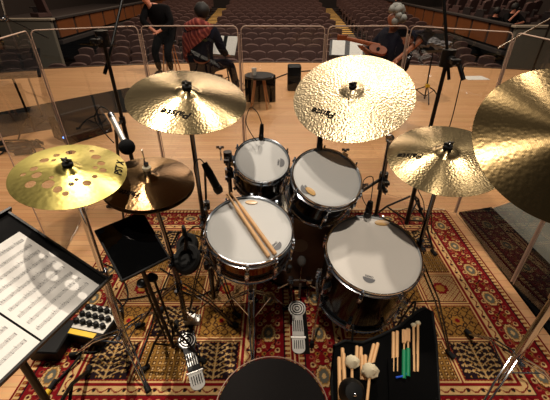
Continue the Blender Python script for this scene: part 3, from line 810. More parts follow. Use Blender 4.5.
# multi clamp + post for tom 1
tp1 = at_d(221, 158, 1.66)
tm = thing('tom_stand', 'dark post with clamps and a wing nut holding the small rack tom', 'stand', (tp1.x+.03, tp1.y, 0))
MB().tube([V((tp1.x+.03, tp1.y+.02, .06)), V((tp1.x+.03, tp1.y+.02, tp1.z+.02))], .0105, 12).build('post', darkchrome, tm)
MB().tube([p1, V((tp1.x+.03, tp1.y+.02, tp1.z-.0))], .008, 8).build('tom_arm', chrome, tm)
clamp(tm, V((tp1.x+.03, tp1.y+.02, tp1.z-.0)), V((0, 0, 1)), blackm, 1.2); clamp(tm, V((tp1.x+.03, tp1.y+.02, tp1.z-.09)), V((0, 0, 1)), darkchrome, 1.2)
MB().tube([V((tp1.x, tp1.y, tp1.z-.01)), V((tp1.x, tp1.y, tp1.z+.05))], .004, 8).build('threaded_rod', chrome, tm)
wing(tm, V((tp1.x, tp1.y, tp1.z+.045)), V((0, 0, 1)), darkchrome)
tripod(tm, tp1.x+.03, tp1.y+.02, .30, .08, .14, D2R(75), m=darkchrome)
p2 = arm_mount(tom2, M2, 55, None, -.03, .152)
p3 = arm_mount(tom2, M2, -5, None, -.06, .152)
q2 = V((j.x+.01, j.y+.02, p3.z-.0)); ta = MB().tube([p3, q2], .008, 10).build('mounting_arm', blackm, tom2)
clamp(ta, q2, V((0, 0, 1)), blackm, 1.3); clamp(ta, q2+V((0, 0, -.045)), V((0, 0, 1)), blackm, 1.2)

# ------------------------------------------------------------------ microphones
def cable(pts, r, label, name='cable', m=rubber, cat='cable', group=None):
    return single(MB().tube(curve(pts, 10), r, 6), name, m, label, cat, group)
def clip_mic(label, head, tail, r=.012, mcol=blackm, grille=silver, loopdir=-1):
    head = V(head); tail = V(tail); d = (tail-head).normalized(); L = (tail-head).length
    o = thing('microphone', label, 'microphone', head)
    M = frame(head, d)
    MB().lathe([(.0001, -.004), (r*.85, 0), (r*1.15, .012), (r*1.15, .028), (r, .03)], 16, M).build('grille', foam if grille is None else grille, o)
    MB().lathe([(r, .03), (r, L*.7), (r*.75, L), (.0001, L)], 16, M).build('body', mcol, o)
    return o, M, L
# snare mic
h = at_d(220, 193, 1.47); tl = at_d(204, 163, 1.44)
clip_mic('black stick microphone aimed down at the snare head from its far left', h, tl, .017, blackp, blackm)
cable([tl, at_d(199, 159, 1.45), at_d(194, 166, 1.46), at_d(197, 182, 1.5), at_d(201, 205, 1.6), at_d(204, 225, 1.75)], .0025, 'thin black cable hanging from the microphone over the snare drum')
arm = thing('microphone_stand', 'thin dark pole with a clamp holding the snare microphone', 'stand', at_z(203, 240))
pz = at_z(208, 250); MB().tube([V((pz.x, pz.y, .02)), at_d(205, 170, 1.62)], .006, 8).build('pole', blackm, arm); MB().tube([at_d(205, 172, 1.62), at_d(206, 172, 1.46)], .005, 8).build('boom_arm', blackm, arm)
clamp(arm, at_d(206.5, 205, 1.72), V((0, 0, 1)), darkchrome); MB().lathe([(.0001, 0), (.06, 0), (.055, .018), (.02, .024), (.0001, .025)], 24, Matrix.Translation((pz.x, pz.y, .01))).build('base', blackm, arm)
# tom 1 mic
h = M1 @ V((-.01, .105, .02)); tl = M1 @ V((-.012, .155, .085))
clip_mic('slim black clip microphone at the far rim of the small rack tom', h, tl, .011, blackp, blackm)
cable([tl, at_d(257, 112, 1.70), at_d(250, 108, 1.72), at_d(246, 122, 1.74), at_d(252, 135, 1.74), at_d(257, 141, 1.72)], .0022, 'thin dark cable looping at the microphone on the small tom')
h = M2 @ V((-.03, .14, .015)); tl = M2 @ V((-.035, .185, .075))
clip_mic('slim black clip microphone at the far rim of the larger rack tom', h, tl, .012, blackp, blackm)
h = M3 @ V((.0, .185, .02)); tl = M3 @ V((.005, .215, .10))
clip_mic('black clip microphone standing at the far rim of the floor tom', h, tl, .016, blackp, blackm)
cable([tl, at_d(373, 178, 1.62), at_d(364, 180, 1.64), at_d(362, 196, 1.66), at_d(368, 208, 1.62), at_d(372, 213, 1.6)], .0022, 'thin dark cable looping beside the floor tom microphone')
cable([at_z(418, 190, .5), at_z(424, 205, .25), at_z(422, 225, .05), at_z(410, 233, .015), at_z(402, 222, .015), at_z(398, 212, .015), at_z(414, 208, .015), at_z(424, 218, .015)], .003, 'black cable coiled loosely on the rug behind the floor tom')
# pencil overhead with foam windscreen, left
fo_ = at_d(127, 147, 1.45); tl = at_d(111, 115, 1.52)
pm = thing('microphone', 'silver pencil microphone with a round black foam windscreen, left of the crash cymbal', 'microphone', fo_)
d = (tl-fo_).normalized(); MB().ball(fo_, .033, (1, 1, 1), 20).build('foam_windscreen', foam, pm)
MB().tube([fo_+d*.015, tl], .0125, 14).build('body', silver, pm); MB().tube([tl-d*.022, tl+d*.004], .0145, 14).build('end_ring', chrome, pm)
cable([tl, at_d(108, 110, 1.52), at_d(100, 107, 1.53), at_d(95, 118, 1.55), at_d(103, 131, 1.6), at_d(114, 143, 1.62)], .0025, 'thin black cable looping from the silver pencil microphone')
st = thing('microphone_stand', 'short black stand with a clip under the silver pencil microphone', 'stand', at_z(122, 235))
b = at_z(125, 232); MB().tube([V((b.x, b.y, .02)), at_d(116, 131, 1.58)], .0075, 10).build('pole', blackm, st); MB().tube([at_d(116, 131, 1.58), at_d(118, 129, 1.50)], .009, 8).build('mic_clip', blackp, st)
MB().lathe([(.0001, 0), (.11, 0), (.10, .02), (.02, .028), (.0001, .03)], 24, Matrix.Translation((b.x, b.y, .011))).build('base', blackm, st)
# tall boom stands
def boom_stand(label, base, z0, b0, b1, mic=None):
    s = thing('boom_stand', label, 'stand', (base[0], base[1], 0)); x, y = base
    MB().tube([(x, y, .06), (x, y, z0*.6)], .015, 10).build('lower_tube', blackm, s)
    MB().tube([(x, y, z0*.58), (x, y, z0)], .012, 10).build('upper_tube', blackm, s)
    MB().tube([b0, b1], .009, 10).build('boom_arm', blackm, s)
    clamp(s, V((x, y, z0)), V((0, 0, 1)), blackm, 2.3); clamp(s, V((x, y, z0*.6)), V((0, 0, 1)), blackm, 1.2)
    tripod(s, x, y, .30, .10, .30, D2R(50), m=blackm, double=False, r=.01)
    return s
boom_stand('tall black boom stand behind the left crash cymbal, its arm crossing the shield', (-1.06, 2.35), 1.30, at_d(106, 70, 2.25), at_d(126, -16, 2.25)).location
g = thing('microphone', 'small dark microphone hanging on the end of the left boom arm', 'microphone', at_d(106, 68, 2.25)); MB().tube([at_d(108, 62, 2.25), at_d(104.5, 74, 2.25)], .012, 10).build('body', blackp, g)
boom_stand('tall black boom stand right of the ride cymbal, its arm rising out of view', (.985, 2.12), 1.23, V((.985, 2.12, 1.23)) + (V((.985, 2.12, 1.23))-at_d(443, -12, 1.9)).normalized()*.12, at_d(443, -12, 1.9))
g = thing('microphone', 'small dark microphone below the clamp of the right boom stand', 'microphone', at_d(463, 72, 2.0)); MB().tube([at_d(459, 64, 2.0), at_d(463.5, 80, 2.0)], .013, 10).build('body', blackp, g)
cable([V((1.06, 2.06, 1.2)), V((1.07, 2.05, .9)), V((1.06, 2.05, .5)), V((1.12, 2.0, .1)), V((1.2, 2.06, .02))], .003, 'dark cable running down the right boom stand')

# ------------------------------------------------------------------ acrylic shields
PH = 1.325
joints = [(-1.44, 1.72), (-1.55, 2.42), (-.931, 2.655), (-.246, 2.655), (.3525, 2.64), (.924, 2.655), (1.455, 2.32), (1.475, 1.56), (1.53, .86)]
plab = ['acrylic screen panel nearest on the left, beside the holed cymbal', 'acrylic screen panel in front of the floor wedge, left of the tall boom stand', 'acrylic screen panel before the person in the red striped shawl', 'acrylic screen panel in front of the small round table', 'acrylic screen panel before the grey-haired musician', 'acrylic screen panel behind the right boom stand', 'acrylic screen panel standing along the right rug, behind the big dull cymbal', 'acrylic screen panel nearest on the right, cut by the picture edge']
for k in range(8):
    a = V(joints[k]+(0,)); b = V(joints[k+1]+(0,)); d = (b-a).normalized(); a = a+d*.012; b = b-d*.012; L = (b-a).length
    M = Matrix((d, V((-d.y, d.x, 0)), V((0, 0, 1)))).transposed().to_4x4(); M.translation = a+V((0, 0, .013 if k != 9 else 0))
    r = thing('acrylic_panel', plab[k], 'screen', M=M)
    c = .03; poly = [(0, 0), (L, 0)]+[(L-c+c*math.sin(t), PH-c+c*math.cos(t)) for t in (PI/2, PI/3, PI/6, 0)]+[(c-c*math.sin(t), PH-c+c*math.cos(t)) for t in (0, PI/6, PI/3, PI/2)]
    Mx = Matrix.Rotation(PI/2, 4, 'X')
    MB(True).prism(poly, -.003, .003, Mx).build('clear_sheet', acryl, r, flat=True)
    e = MB(True); e.tube([(x_, 0, z_) for x_, z_ in poly[2:]], .004, 6); e.build('top_edge', acryl_edge, r)
    MB(True).tube([(0, 0, .002), (0, 0, PH-c)], .0035, 6).build('side_edge', acryl_edge, r); MB(True).tube([(L, 0, .002), (L, 0, PH-c)], .0035, 6).build('side_edge', acryl_edge, r)
    if k < 7:
        MB(True).tube([(L+.010, 0, .01), (L+.010, 0, PH-.05)], .006, 8).build('hinge_strip', mat('hinge_pvc', (.62, .52, .46), .5) if 'hinge_pvc' not in MATS else MATS['hinge_pvc'], r)

# ------------------------------------------------------------------ music stand with sheets (left front)
Bp = V((-.631, .899, .691)); ya = 1.231; ti = .50
u = V((-math.cos(ya), -math.sin(ya), 0)); nn = V((-math.sin(ya), math.cos(ya), 0)); v = nn*math.cos(ti)+V((0, 0, 1))*math.sin(ti); w = v.cross(u)*-1
if w.z < 0: w = -w
MD = Matrix((u, v, w)).transposed().to_4x4(); MD.translation = Bp; MD = MD @ Matrix.Scale(1.15, 4)       # x: left along the lip, y: up the desk, z: out of it
ms = thing('music_stand', 'black music stand with a wide desk full of printed scores at the left edge', 'music stand', ((MD @ V((.2, .1, 0))).x, (MD @ V((.2, .1, 0))).y, 0))
g = MB(); g.box((.243, .185, -.012), (.544, .385, .006), MD); g.build('desk', blackmat, ms)
g = MB(); g.box((.235, -.010, -.002), (.56, .006, .022), MD); g.box((.235, .38, -.005), (.56, .008, .02), MD); g.box((-.030, .185, -.008), (.008, .385, .014), MD); g.build('lip', blackm, ms)
p0 = MD @ V((.22, .15, -.02)); MB().tube([p0, V((p0.x+.02, p0.y-.02, .08))], .013, 12).build('pole', blackm, ms); tripod(ms, p0.x+.02, p0.y-.02, .2, .08, .28, D2R(-20), m=blackm, double=False, r=.012)
MB().box((.22, .12, -.03), (.1, .12, .03), MD).build('desk_bracket', blackm, ms)
for k, lab in enumerate(('printed music sheet nearest the mixer, crossed by the shadow of the holed cymbal', 'printed music sheet at the lower left corner of the view')):
    o = thing('music_sheet', lab, 'paper', M=MD @ Matrix.Translation((.105+k*.214, .148, -.007+.001*k)))
    x0 = -.104; g = MB(True); nx = 10
    g.box((0, 0, 0), (.208, .30, .0012)); po = g.build('page', paper, o)
    g = MB(True); rr = random.Random(k+3)
    for s_ in range(9):
        yy = .125-s_*.03
        for q in range(5): g.box((0, yy-q*.0022, .0009), (.18, .0003, .0004))
        for q in range(26):
            if rr.random() < .55:
                nx_ = -.085+q*.0067; ny = yy-rr.choice([0, .0022, .0044, .0066, .0088]); g.box((nx_, ny, .001), (.0026, .0018, .0004)); g.box((nx_+.0012, ny+.0035, .001), (.0004, .007, .0004))
        g.box((-.088, yy-.0045, .001), (.0012, .010, .0004)); g.box((.089, yy-.0045, .001), (.0007, .009, .0004))
    io = g.build('printed_notes', inkg, o, flat=True)

# ------------------------------------------------------------------ black tablet on its stand
q = [at_d(95, 229, 1.32), at_d(147, 212, 1.42), at_d(165, 258, 1.33), at_d(121, 285, 1.24)]
cen = sum(q, V())/4; ex = ((q[1]-q[0])+(q[2]-q[3])).normalized(); ey = ((q[0]-q[3])+(q[1]-q[2])); ey = (ey-ex*ey.dot(ex)).normalized(); ez = ex.cross(ey)
MT = Matrix((ex, ey, ez)).transposed().to_4x4(); MT.translation = cen
W_ = ((q[1]-q[0]).length+(q[2]-q[3]).length)/2; H_ = ((q[0]-q[3]).length+(q[1]-q[2]).length)/2
tb = thing('tablet', 'flat black glossy tablet under the hi-hat cymbals, facing up', 'tablet', M=MT)
MB(True).box((0, 0, 0), (W_, H_, .016)).build('casing', blackp, tb); MB(True).box((0, 0, .009), (W_-.014, H_-.014, .002)).build('screen', glassblack, tb)
ts = thing('tablet_stand', 'thin black stand holding the tablet over the rug', 'stand', (cen.x+.03, cen.y+.06, 0))
MB().tube([MT @ V((0, 0, -.012)), V((cen.x+.03, cen.y+.06, .05))], .009, 10).build('pole', blackm, ts); MB().box((0, 0, -.018), (.1, .1, .014), MT).build('plate', blackm, ts)
tripod(ts, cen.x+.03, cen.y+.06, .22, .08, .15, D2R(100), m=blackm, double=False, r=.008)

# headphones hanging by the hi-hat stand
c0 = at_d(186, 258, 1.62); hp = thing('headphones', 'big black headphones hanging between hi-hat stand and snare drum', 'headphones', c0)
for k, (off, s_) in enumerate(((V((0, 0, 0)), 1), (V((-.02, .10, .0)), .85))):
    M = frame(c0+off, V((-.15, -.45, .9))); MB().lathe([(.0001, -.012), (.03*s_, -.01), (.04*s_, .004), (.058*s_, .006), (.068*s_, -.006), (.066*s_, -.03), (.05*s_, -.045), (.0001, -.048)], 28, M @ Matrix.Diagonal((.95, 1.1, 1, 1))).build('ear_cup', rubber, hp)
MB().tube(curve([c0+V((0, .01, .04)), c0+V((.01, .02, .10)), c0+V((-.01, .07, .13)), c0+V((-.03, .12, .04))], 8), .008, 8).build('headband', blackp, hp)
MB().tube([c0+V((-.03, .06, .11)), V((hx, hy, c0.z+.05))], .004, 6).build('hanging_loop', rubber, hp)
# small stick rings below the tablet
for k, (px, py) in enumerate(((141, 283), (151, 277))):
    P = at_d(px, py, 1.55); 
    r = thing('knob', ('left' if k == 0 else 'right')+' one of the two small round black knobs below the tablet', 'knob', P)
    M = frame(P, V((-.1, -.6, .8))); MB().lathe([(.0001, 0), (.008, .001), (.013, -.002), (.02, .002), (.022, -.006), (.02, -.03), (.0001, -.03)], 20, M).build('cap', blackp, r); MB().tube([P+V((0, .02, -.02)), V((P.x+.02, P.y+.05, .02))], .006, 8).build('stem', blackm, r)

# ------------------------------------------------------------------ personal mixer by the stand
a0 = at_z(70, 343, .06); a1 = at_z(99, 341, .06); cxy = at_z(94, 323, .06); ang = math.atan2(a1.y-a0.y, a1.x-a0.x)-.12
MM = Matrix.Translation((cxy.x, cxy.y, .012)) @ Matrix.Rotation(ang-.18, 4, 'Z')
MM = MM @ Matrix.Scale(1.15, 4)
mx_ = thing('audio_mixer', 'small audio mixer with black knobs and a yellow strip on the rug', 'mixer', M=MM)
MB(True).box((0, 0, .03), (.19, .18, .05)).build('casing', blackp, mx_)
MB(True).box((.0, .015, .056), (.175, .135, .004)).build('faceplate', whitep, mx_); MB(True).box((-.01, -.07, .056), (.14, .025, .004)).build('yellow_strip', yellow, mx_)
for i in range(3):
    MB(True).box((0, -.025+i*.04, .0585), (.17, .007, .002)).build('label_band', blackp, mx_)
    for k in range(5):
        MB(True).lathe([(.0001, 0), (.013, 0), (.0105, .02), (.009, .021), (.0001, .021)], 14, Matrix.Translation((-.068+k*.034, -.025+i*.04+.004, .059))).build('knob', blackp, mx_)
bx = at_z(55, 340, .04); g = single(MB().box((bx.x, bx.y, .045), (.15, .20, .07), rot=Matrix.Rotation(ang, 3, 'Z')), 'power_unit', blackp, 'plain black box beside the small mixer under the music stand', 'box')
pb = at_z(78, 356, .05)
cable([at_z(82, 346, .04), at_z(80, 356, .03), at_z(66, 372, .02), at_z(50, 388, .02), at_z(38, 402, .02)], .006, 'thick dark cable leaving the small mixer towards the viewer')
for k, (a, b, lab) in enumerate((((45, 396), (56, 380), 'yellow-banded black plug on the rug at the lower left'), ((108, 372), (117, 372), 'black plug lying on the rug below the mixer'))[:1]):
    p = at_z(*a, .02); q_ = at_z(*b, .02); r = thing('cable_plug', lab, 'plug', p); MB().tube([p, q_], .012, 10).build('barrel', blackp, r); MB().tube([p, p.lerp(q_, .35)], .0128, 10).build('band', yellow, r)
# cables on the rug around the hi-hat and snare stands
rc = [[(108, 292), (122, 306), (120, 330), (100, 350), (84, 352)], [(120, 300), (145, 296), (170, 288), (196, 296), (212, 290)], [(150, 240), (172, 232), (198, 236), (205, 246), (190, 258), (168, 262)],
      [(134, 372), (150, 330), (158, 300), (170, 272)], [(180, 240), (196, 226), (212, 236), (206, 252)], [(350, 384), (352, 392), (360, 398)], [(100, 262), (118, 272), (128, 296), (112, 318)], [(160, 268), (176, 276), (192, 268), (200, 250), (212, 262)]]
cl = ['black cable curving from the tablet to the mixer', 'black cable lying across the rug below the hi-hat pedal top', 'black cable looped behind the headphones', 'black cable running lengthwise left of the hi-hat pedal', 'small black cable loop left of the snare drum', None, 'black cable at the foot of the holed cymbal stand', 'black cable winding under the headphones']
for pts, lab in zip(rc, cl):
    if lab: cable([at_z(a, b, .017) for a, b in pts], .0045, lab)
cable([at_z(300, 345, .016), at_z(262, 330, .016), at_z(243, 345, .016), at_z(236, 320, .016)], .004, 'dark cable on the red border between snare stand and kick pedal') if False else None

# ------------------------------------------------------------------ drum sticks
def stick(name, label, a, b, r=.0086, m=wood_st, group=None, cat='drumstick', tip=True):
    a = V(a); b = V(b); L = (b-a).length; o = thing(name, label, cat, a, group)
    M = frame(a, b-a)
    MB().lathe([(.0001, 0), (r*.8, .001), (r, .006), (r, L*.72), (r*.5, L-.018)], 14, M).build('shaft', m, o)
    MB().lathe([(r*.5, L-.018), (r*.72, L-.012), (r*.66, L-.004), (.0001, L)], 12, M).build('tip', m, o)
    return o
zz = .0085
def onS(x, y, z=zz): return MS @ V((x, y, z))
def head_pt(px, py, M):   # where the line of sight meets a drum head
    o = V((0, 0, CAMH)); d = at_d(px, py, 1)-o; n = (M.to_3x3() @ V((0, 0, 1))); t = (M.translation-o).dot(n)/d.dot(n); return M.inverted() @ (o+d*t)
def hp3(px, py, z): p = head_pt(px, py, MS); return MS @ V((p.x, p.y, z))
b1 = hp3(269, 258.5, .0115); e1 = hp3(224.5, 193.4, .024)
stick('drumstick', 'left one of the two wooden drumsticks lying on the snare head', b1, b1+(e1-b1).normalized()*.385)
b2 = hp3(275.5, 256, .0115); e2 = hp3(228.5, 192.8, .024)
stick('drumstick', 'right one of the two wooden drumsticks lying on the snare head', b2, b2+(e2-b2).normalized()*.385)

# ------------------------------------------------------------------ stick bag
tl_, tr_, bl_, brr = at_d(334, 346, 1.30), at_d(427, 308, 1.52), at_d(336, 432, 1.16), at_d(440, 428, 1.20)
cn = (tl_+tr_+bl_+brr)/4; ex = ((tr_-tl_)+(brr-bl_)).normalized(); ey = ((tl_-bl_)+(tr_-brr)); ey = (ey-ex*ey.dot(ex)).normalized(); ez = ex.cross(ey)
MG = Matrix((ex, ey, ez)).transposed().to_4x4(); MG.translation = cn; MGi = MG.inverted()
bag = thing('stick_bag', 'open black nylon stick bag hanging in front of the floor tom', 'bag', M=MG)
def bagp(px, py, z=0.0):
    o = V((0, 0, CAMH)); d = at_d(px, py, 1)-o; n = ez; c = cn+ez*z; t = (c-o).dot(n)/d.dot(n); return o+d*t
def bl(px, py): p = MGi @ bagp(px, py); return (p.x, p.y)
outl = [bl(*p) for p in ((334, 346), (345, 341), (362, 343), (380, 336), (400, 326), (416, 312), (425, 308), (432, 312), (436, 345), (440, 425), (334, 428), (331, 380))]
def blanket(poly, name, thick, z, m, parent):
    g = MB(True); g.prism(poly, z-thick, z); return g.build(name, m, parent)
blanket(outl, 'back_panel', .012, 0, nylon, bag)
blanket([bl(*p) for p in ((386, 360), (433, 352), (438, 424), (388, 426))], 'outer_pocket', .006, .018, nylon, bag)
blanket([bl(*p) for p in ((336, 372), (381, 362), (384, 426), (336, 427))], 'inner_pocket', .006, .026, nylon, bag)
MB(True).tube([(x_, y_, .002) for x_, y_ in outl], .006, 8, closed=True).build('edge_binding', rubber, bag)
for s_ in (0, 1):
    P_ = bagp(*((352, 342), (412, 317))[s_]); MB().tube(curve([P_, P_+V((0, .02, .07)), T3+(V((-.09, -.19, -.36)) if s_ == 0 else V((.09, -.17, -.36)))], 6), .004, 6).build('hanging_strap', rubber, bag)
bk = [(391, 328, 0, 'shaft'), (395, 326, 1, 0), ]
def bagstick(label, pt, pb_, z=.012, r=.0068, **kw):
    return stick('drumstick', label, bagp(pb_[0], pb_[1], z), bagp(pt[0], pt[1], z), r, **kw)
def plain(name, label, cat, top, bot, z, r, m, cap=None):
    a = bagp(bot[0], bot[1], z); b = bagp(top[0], top[1], z); L = (b-a).length; o = thing(name, label, cat, a)
    M = frame(a, b-a); MB().lathe([(.0001, 0), (r, .001), (r, L-.004), (r*.8, L), (.0001, L)], 14, M).build('shaft', m, o); return o, M, L
plain('drumstick', 'pale stick left of the green-handled rods, leftmost of its pair in the bag', 'drumstick', (393.5, 332), (393, 372), .012, .0065, wood_st)
plain('drumstick', 'pale stick right beside its pair mate, just left of the green-handled rods', 'drumstick', (397.2, 331), (396.8, 372), .012, .0065, wood_st)
def rods(label, top, bot, z):
    o, M, L = plain('bundle_rod', label, 'drumstick', top, bot, z, .0035, wood_st)
    g = MB()
    for k in range(6):
        a = 2*PI*k/6; g.tube([M @ V((math.cos(a)*.0055, math.sin(a)*.0055, .1)), M @ V((math.cos(a)*.006, math.sin(a)*.006, L))], .0026, 6)
    g.build('dowels', wood_st, o); MB().lathe([(.0001, -.03), (.0078, -.03), (.0078, L*.48), (.0001, L*.48)], 14, M).build('green_handle', greenp, o); return o
rods('green-handled bundle rod on the left, standing in the black bag', (404.2, 330), (403.8, 370), .022)
rods('green-handled bundle rod on the right, standing in the black bag', (408.2, 329), (408, 368), .022)
single(MB().tube(curve([bagp(407, 373, .02), bagp(403, 376, .024), bagp(396, 377.5, .026)], 6), .0035, 8), 'cord', bluep, 'short blue cord end sticking out under the green handles', 'cord')
def mallet(label, top, bot, z, hr, hm=feltw, sc=(1, 1, .85)):
    o, M, L = plain('mallet', label, 'mallet', top, bot, z, .005, wood_st); MB().ball((0, 0, L), hr, sc, 18, M, jit=.25).build('felt_head', hm, o); return o
mallet('small-headed felt mallet, left of the pair right of the green rods', (413.5, 325), (414, 372), .016, .0105)
mallet('small-headed felt mallet, right of the pair right of the green rods', (418, 323), (417.5, 372), .016, .0105)
mallet('fluffy white mallet, the upper left one with a pale handle', (352, 362), (352, 396), .05, .026)
mallet('fluffy white mallet, the lower right and larger one', (370, 371), (367, 402), .065, .029)
for k, (tx, ty, bx_, by_, z) in enumerate(((339, 357, 340, 400, .03), (342.5, 348, 343, 398, .014), (343.5, 353, 345, 398, .036), (357, 346, 356, 384, .012), (361, 347, 360, 384, .012), (362, 355, 362, 380, .03), (365.5, 355, 365, 380, .03), (374, 344, 367, 372, .012), (378, 343, 371, 370, .012))):
    labs = ['wooden stick butt at the far left edge of the black bag', 'wooden stick just above the leftmost one in the bag', 'wooden stick second from left, in front, in the bag', 'short-looking wooden stick behind the upper mallet, left of its pair', 'short-looking wooden stick behind the upper mallet, right of its pair', 'pale stick end between the two white mallets, left', 'pale stick end between the two white mallets, right', 'leaning wooden stick above the larger mallet, left of its pair', 'leaning wooden stick above the larger mallet, right of its pair']
    plain('drumstick', labs[k], 'drumstick', (tx, ty), (bx_, by_), z, .0068, wood_st)
# round black knob thing in front of the bag
P = bagp(353, 392, .09); o = thing('beater_case', 'round black case in front of the mallets at the bottom', 'case', P); MB().lathe([(.0001, .02), (.028, .018), (.04, 0), (.043, -.03), (.0001, -.03)], 28, frame(P, V((0, -.5, .85)))).build('shell', blackp, o)
MB().ball(P+V((0, -.02, .02)), .006, seg=10).build('stud', chrome, o)

# ------------------------------------------------------------------ things on the stage beyond the shield
# black strips
def slab(pts, h, label, name, m, cat, z=.001):
    g = MB().prism([(p.x, p.y) for p in pts], z, h); return single(g, name, m, label, cat)
slab([at_z(-60, 124), at_z(128, 88), at_z(185, 92), at_z(170, 112), at_z(105, 113), at_z(60, 128), at_z(10, 136), at_z(-60, 150)], .006, 'flat black strip lying diagonally across the stage at left', 'floor_strip', blackmat, 'mat')
# wedge monitor
c = at_z(82, 136); M = Matrix.Translation((c.x, c.y+.05, 0)) @ Matrix.Rotation(D2R(-38), 4, 'Z')
wg = thing('wedge_monitor', 'black floor wedge loudspeaker with a blue light beyond the left shield', 'loudspeaker', M=M)
pr = [(-.19, 0), (.19, 0), (.19, .10), (.02, .31), (-.17, .25)]
My = Matrix.Rotation(PI/2, 4, 'X')
MB(True).prism(pr, -.27, .27, My).build('cabinet', blackp, wg, flat=True)
Mg = Matrix.Translation((.105, 0, .205)) @ Matrix.Rotation(math.atan2(.21, .17)-0, 4, 'Y')
MB(True).box((0, 0, .003), (.24, .48, .008), Mg).build('grille', foam, wg)
MB(True).lathe([(.05, 0), (.06, 0), (.06, .008), (.05, .008)], 24, Matrix.Translation((0, -.275, .14)) @ Matrix.Rotation(PI/2, 4, 'X'), closed=True).build('port_ring', rubber, wg)
lp = at_d(85.5, 126, 3.75); 
MB(True).ball((.12, -.275, .08), .012, seg=10).build('blue_light', led, wg)
# cable heap at left
for k in range(6):
    rr = random.Random(20+k); c = V((at_z(10, 150).x+rr.uniform(-.15, .15), at_z(10, 150).y+rr.uniform(-.12, .12), .012))
    cable([c+V((math.cos(a)*rr.uniform(.12, .3), math.sin(a)*rr.uniform(.05, .12), rr.uniform(0, .03))) for a in [rr.uniform(0, 6)+q*1.1 for q in range(8)]], .008, ['cable in the tangled heap on the stage at the far left'][0], group='cables of the tangled heap at far left')
single(MB().box(at_z(24, 154)+V((0, 0, .03)), (.16, .07, .05), rot=Matrix.Rotation(.3, 3, 'Z')), 'power_strip', blackp, 'black power strip beside the tangled cables', 'power strip')
# round table (stool) with cup and pouch
c = at_z(260, 107); rt = thing('round_stool', 'round black-topped stool on oak legs beyond the middle shield', 'stool', c)
top = .46; MB().lathe([(.0001, 0), (.205, 0), (.21, -.012), (.205, -.03), (.0001, -.03)], 40, Matrix.Translation(c+V((0, 0, top)))).build('seat', blackm, rt)
for k in range(4):
    a = D2R(40+90*k); MB().tube([c+V((math.cos(a)*.08, math.sin(a)*.08, top-.03)), c+V((math.cos(a)*.17, math.sin(a)*.17, 0.001))], [.014, .010], 10).build('leg', woodleg, rt)
cp = c+V((-.07, -.02, top+.001)); single(MB().lathe([(.0001, 0), (.026, 0), (.036, .09), (.038, .092), (.034, .09), (.025, .004), (.0001, .004)], 24, Matrix.Translation(cp)), 'paper_cup', coffeew, 'small white paper cup on the round black stool', 'cup')
g = MB(); g.box(c+V((.0, .28, .2)), (.46, .12, .38)); single(g, 'gig_bag', nylon, 'black soft bag standing behind the round stool', 'bag')
# black speaker cabinet
c = at_z(294, 91); r = thing('speaker_cabinet', 'small upright black loudspeaker right of the round stool', 'loudspeaker', c)
MB().box(c+V((0, .1, .2)), (.22, .22, .40)).build('cabinet', blackp, r); MB().box(c+V((0, -.014, .2)), (.19, .008, .36)).build('grille', foam, r)
cable([at_z(236, 92, .012), at_z(262, 84, .012), at_z(290, 73, .012), at_z(320, 70, .012)], .01, 'black cable curving across the stage behind the round stool')
cable([at_z(302, 86, .012), at_z(330, 88, .012), at_z(390, 92, .012)], .008, 'black cable leading right from the upright loudspeaker')
def far_stand(label, base, top, sheet, cols, tilt=.9, yaw=0, desk=True, lab2=None, w=.5, h=.32, legm=blackm):
    r = thing('music_stand', label, 'music stand', base); base = V(base); top = V(top)
    MB().tube([base+V((0, 0, .03)), top], .012, 8).build('pole', legm, r); tripod(r, base.x, base.y, .22, .08, .28, .4, m=legm, double=False, r=.012, feet=False)
    M = Matrix.Translation(top) @ Matrix.Rotation(yaw, 4, 'Z') @ Matrix.Rotation(tilt, 4, 'X')
    MB().box((0, .05, 0), (w, h, .012), M).build('desk', legm, r); MB().box((0, -h/2+.05, .025), (w, .01, .05), M).build('lip', legm, r)
    if lab2:
        o = thing('music_sheet', lab2, 'paper', M=M @ Matrix.Translation((0, .055, .009)))
        for s_ in (-1, 1): MB(True).box((s_*.108, 0, 0), (.212, .30, .003), None, Matrix.Rotation(s_*-.06, 3, 'Y')).build('page', paper, o)
    return r
t_ = at_d(224, 49, 5.55); b = V((t_.x+.05, t_.y+.05, 0)); far_stand('music stand with white pages right of the person in the red shawl', b, at_d(224, 49, 5.55), None, None, 1.0, -.35, lab2='bright white pages on the stand before the red-shawled person', w=.44)
t_ = at_d(347, 52, 4.95); far_stand('music stand with white pages left of the grey-haired musician', (t_.x+.02, t_.y+.1, 0), t_, None, None, .62, -.15, lab2='open white pages on the stand before the grey-haired musician', w=.5)
b = at_z(424, 101); far_stand('folding music stand with a yellow clamp behind the ride cymbal', b, at_d(434, 46, 5.1), None, None, .7, .3, w=.5, lab2=None)
q = thing('cloth_scarf', 'crumpled grey cloth draped on the folding music stand', 'cloth', at_d(434, 42, 5.0)); g = MB()
for k in range(7): g.ball(at_d(425+k*3.4, 45-2*math.sin(k), 4.98)+V((0, 0, .02)), .07, (1.2, 1, .6), 10, jit=1.2)
g.build('folds', greycloth, q)
p = at_z(422, 95, .25); single(MB().box(V((b.x, b.y, .23)), (.06, .06, .05)), 'yellow_clamp', yellow, 'small yellow clamp low on the folding music stand', 'clamp')
p = at_z(475, 78); single(MB().box((p.x, p.y, .003), (.42, .30, .003), rot=Matrix.Rotation(.05, 3, 'Z')), 'loose_paper', paper, 'white sheet of paper lying on the stage right of the boom stand', 'paper')
p = at_z(333, 69.5); single(MB().box((p.x, p.y, .02), (.5, .2, .03)), 'floor_box', blackp, 'flat black floor box near the stage edge behind the ride cymbal', 'box')
# music stand at far left
t_ = at_d(8, 68, 3.7); far_stand('black music stand with a bare broad desk beyond the left shield', (t_.x-.12, t_.y+.2, 0), t_, None, None, .75, .25, w=.62, h=.36, legm=blackp)
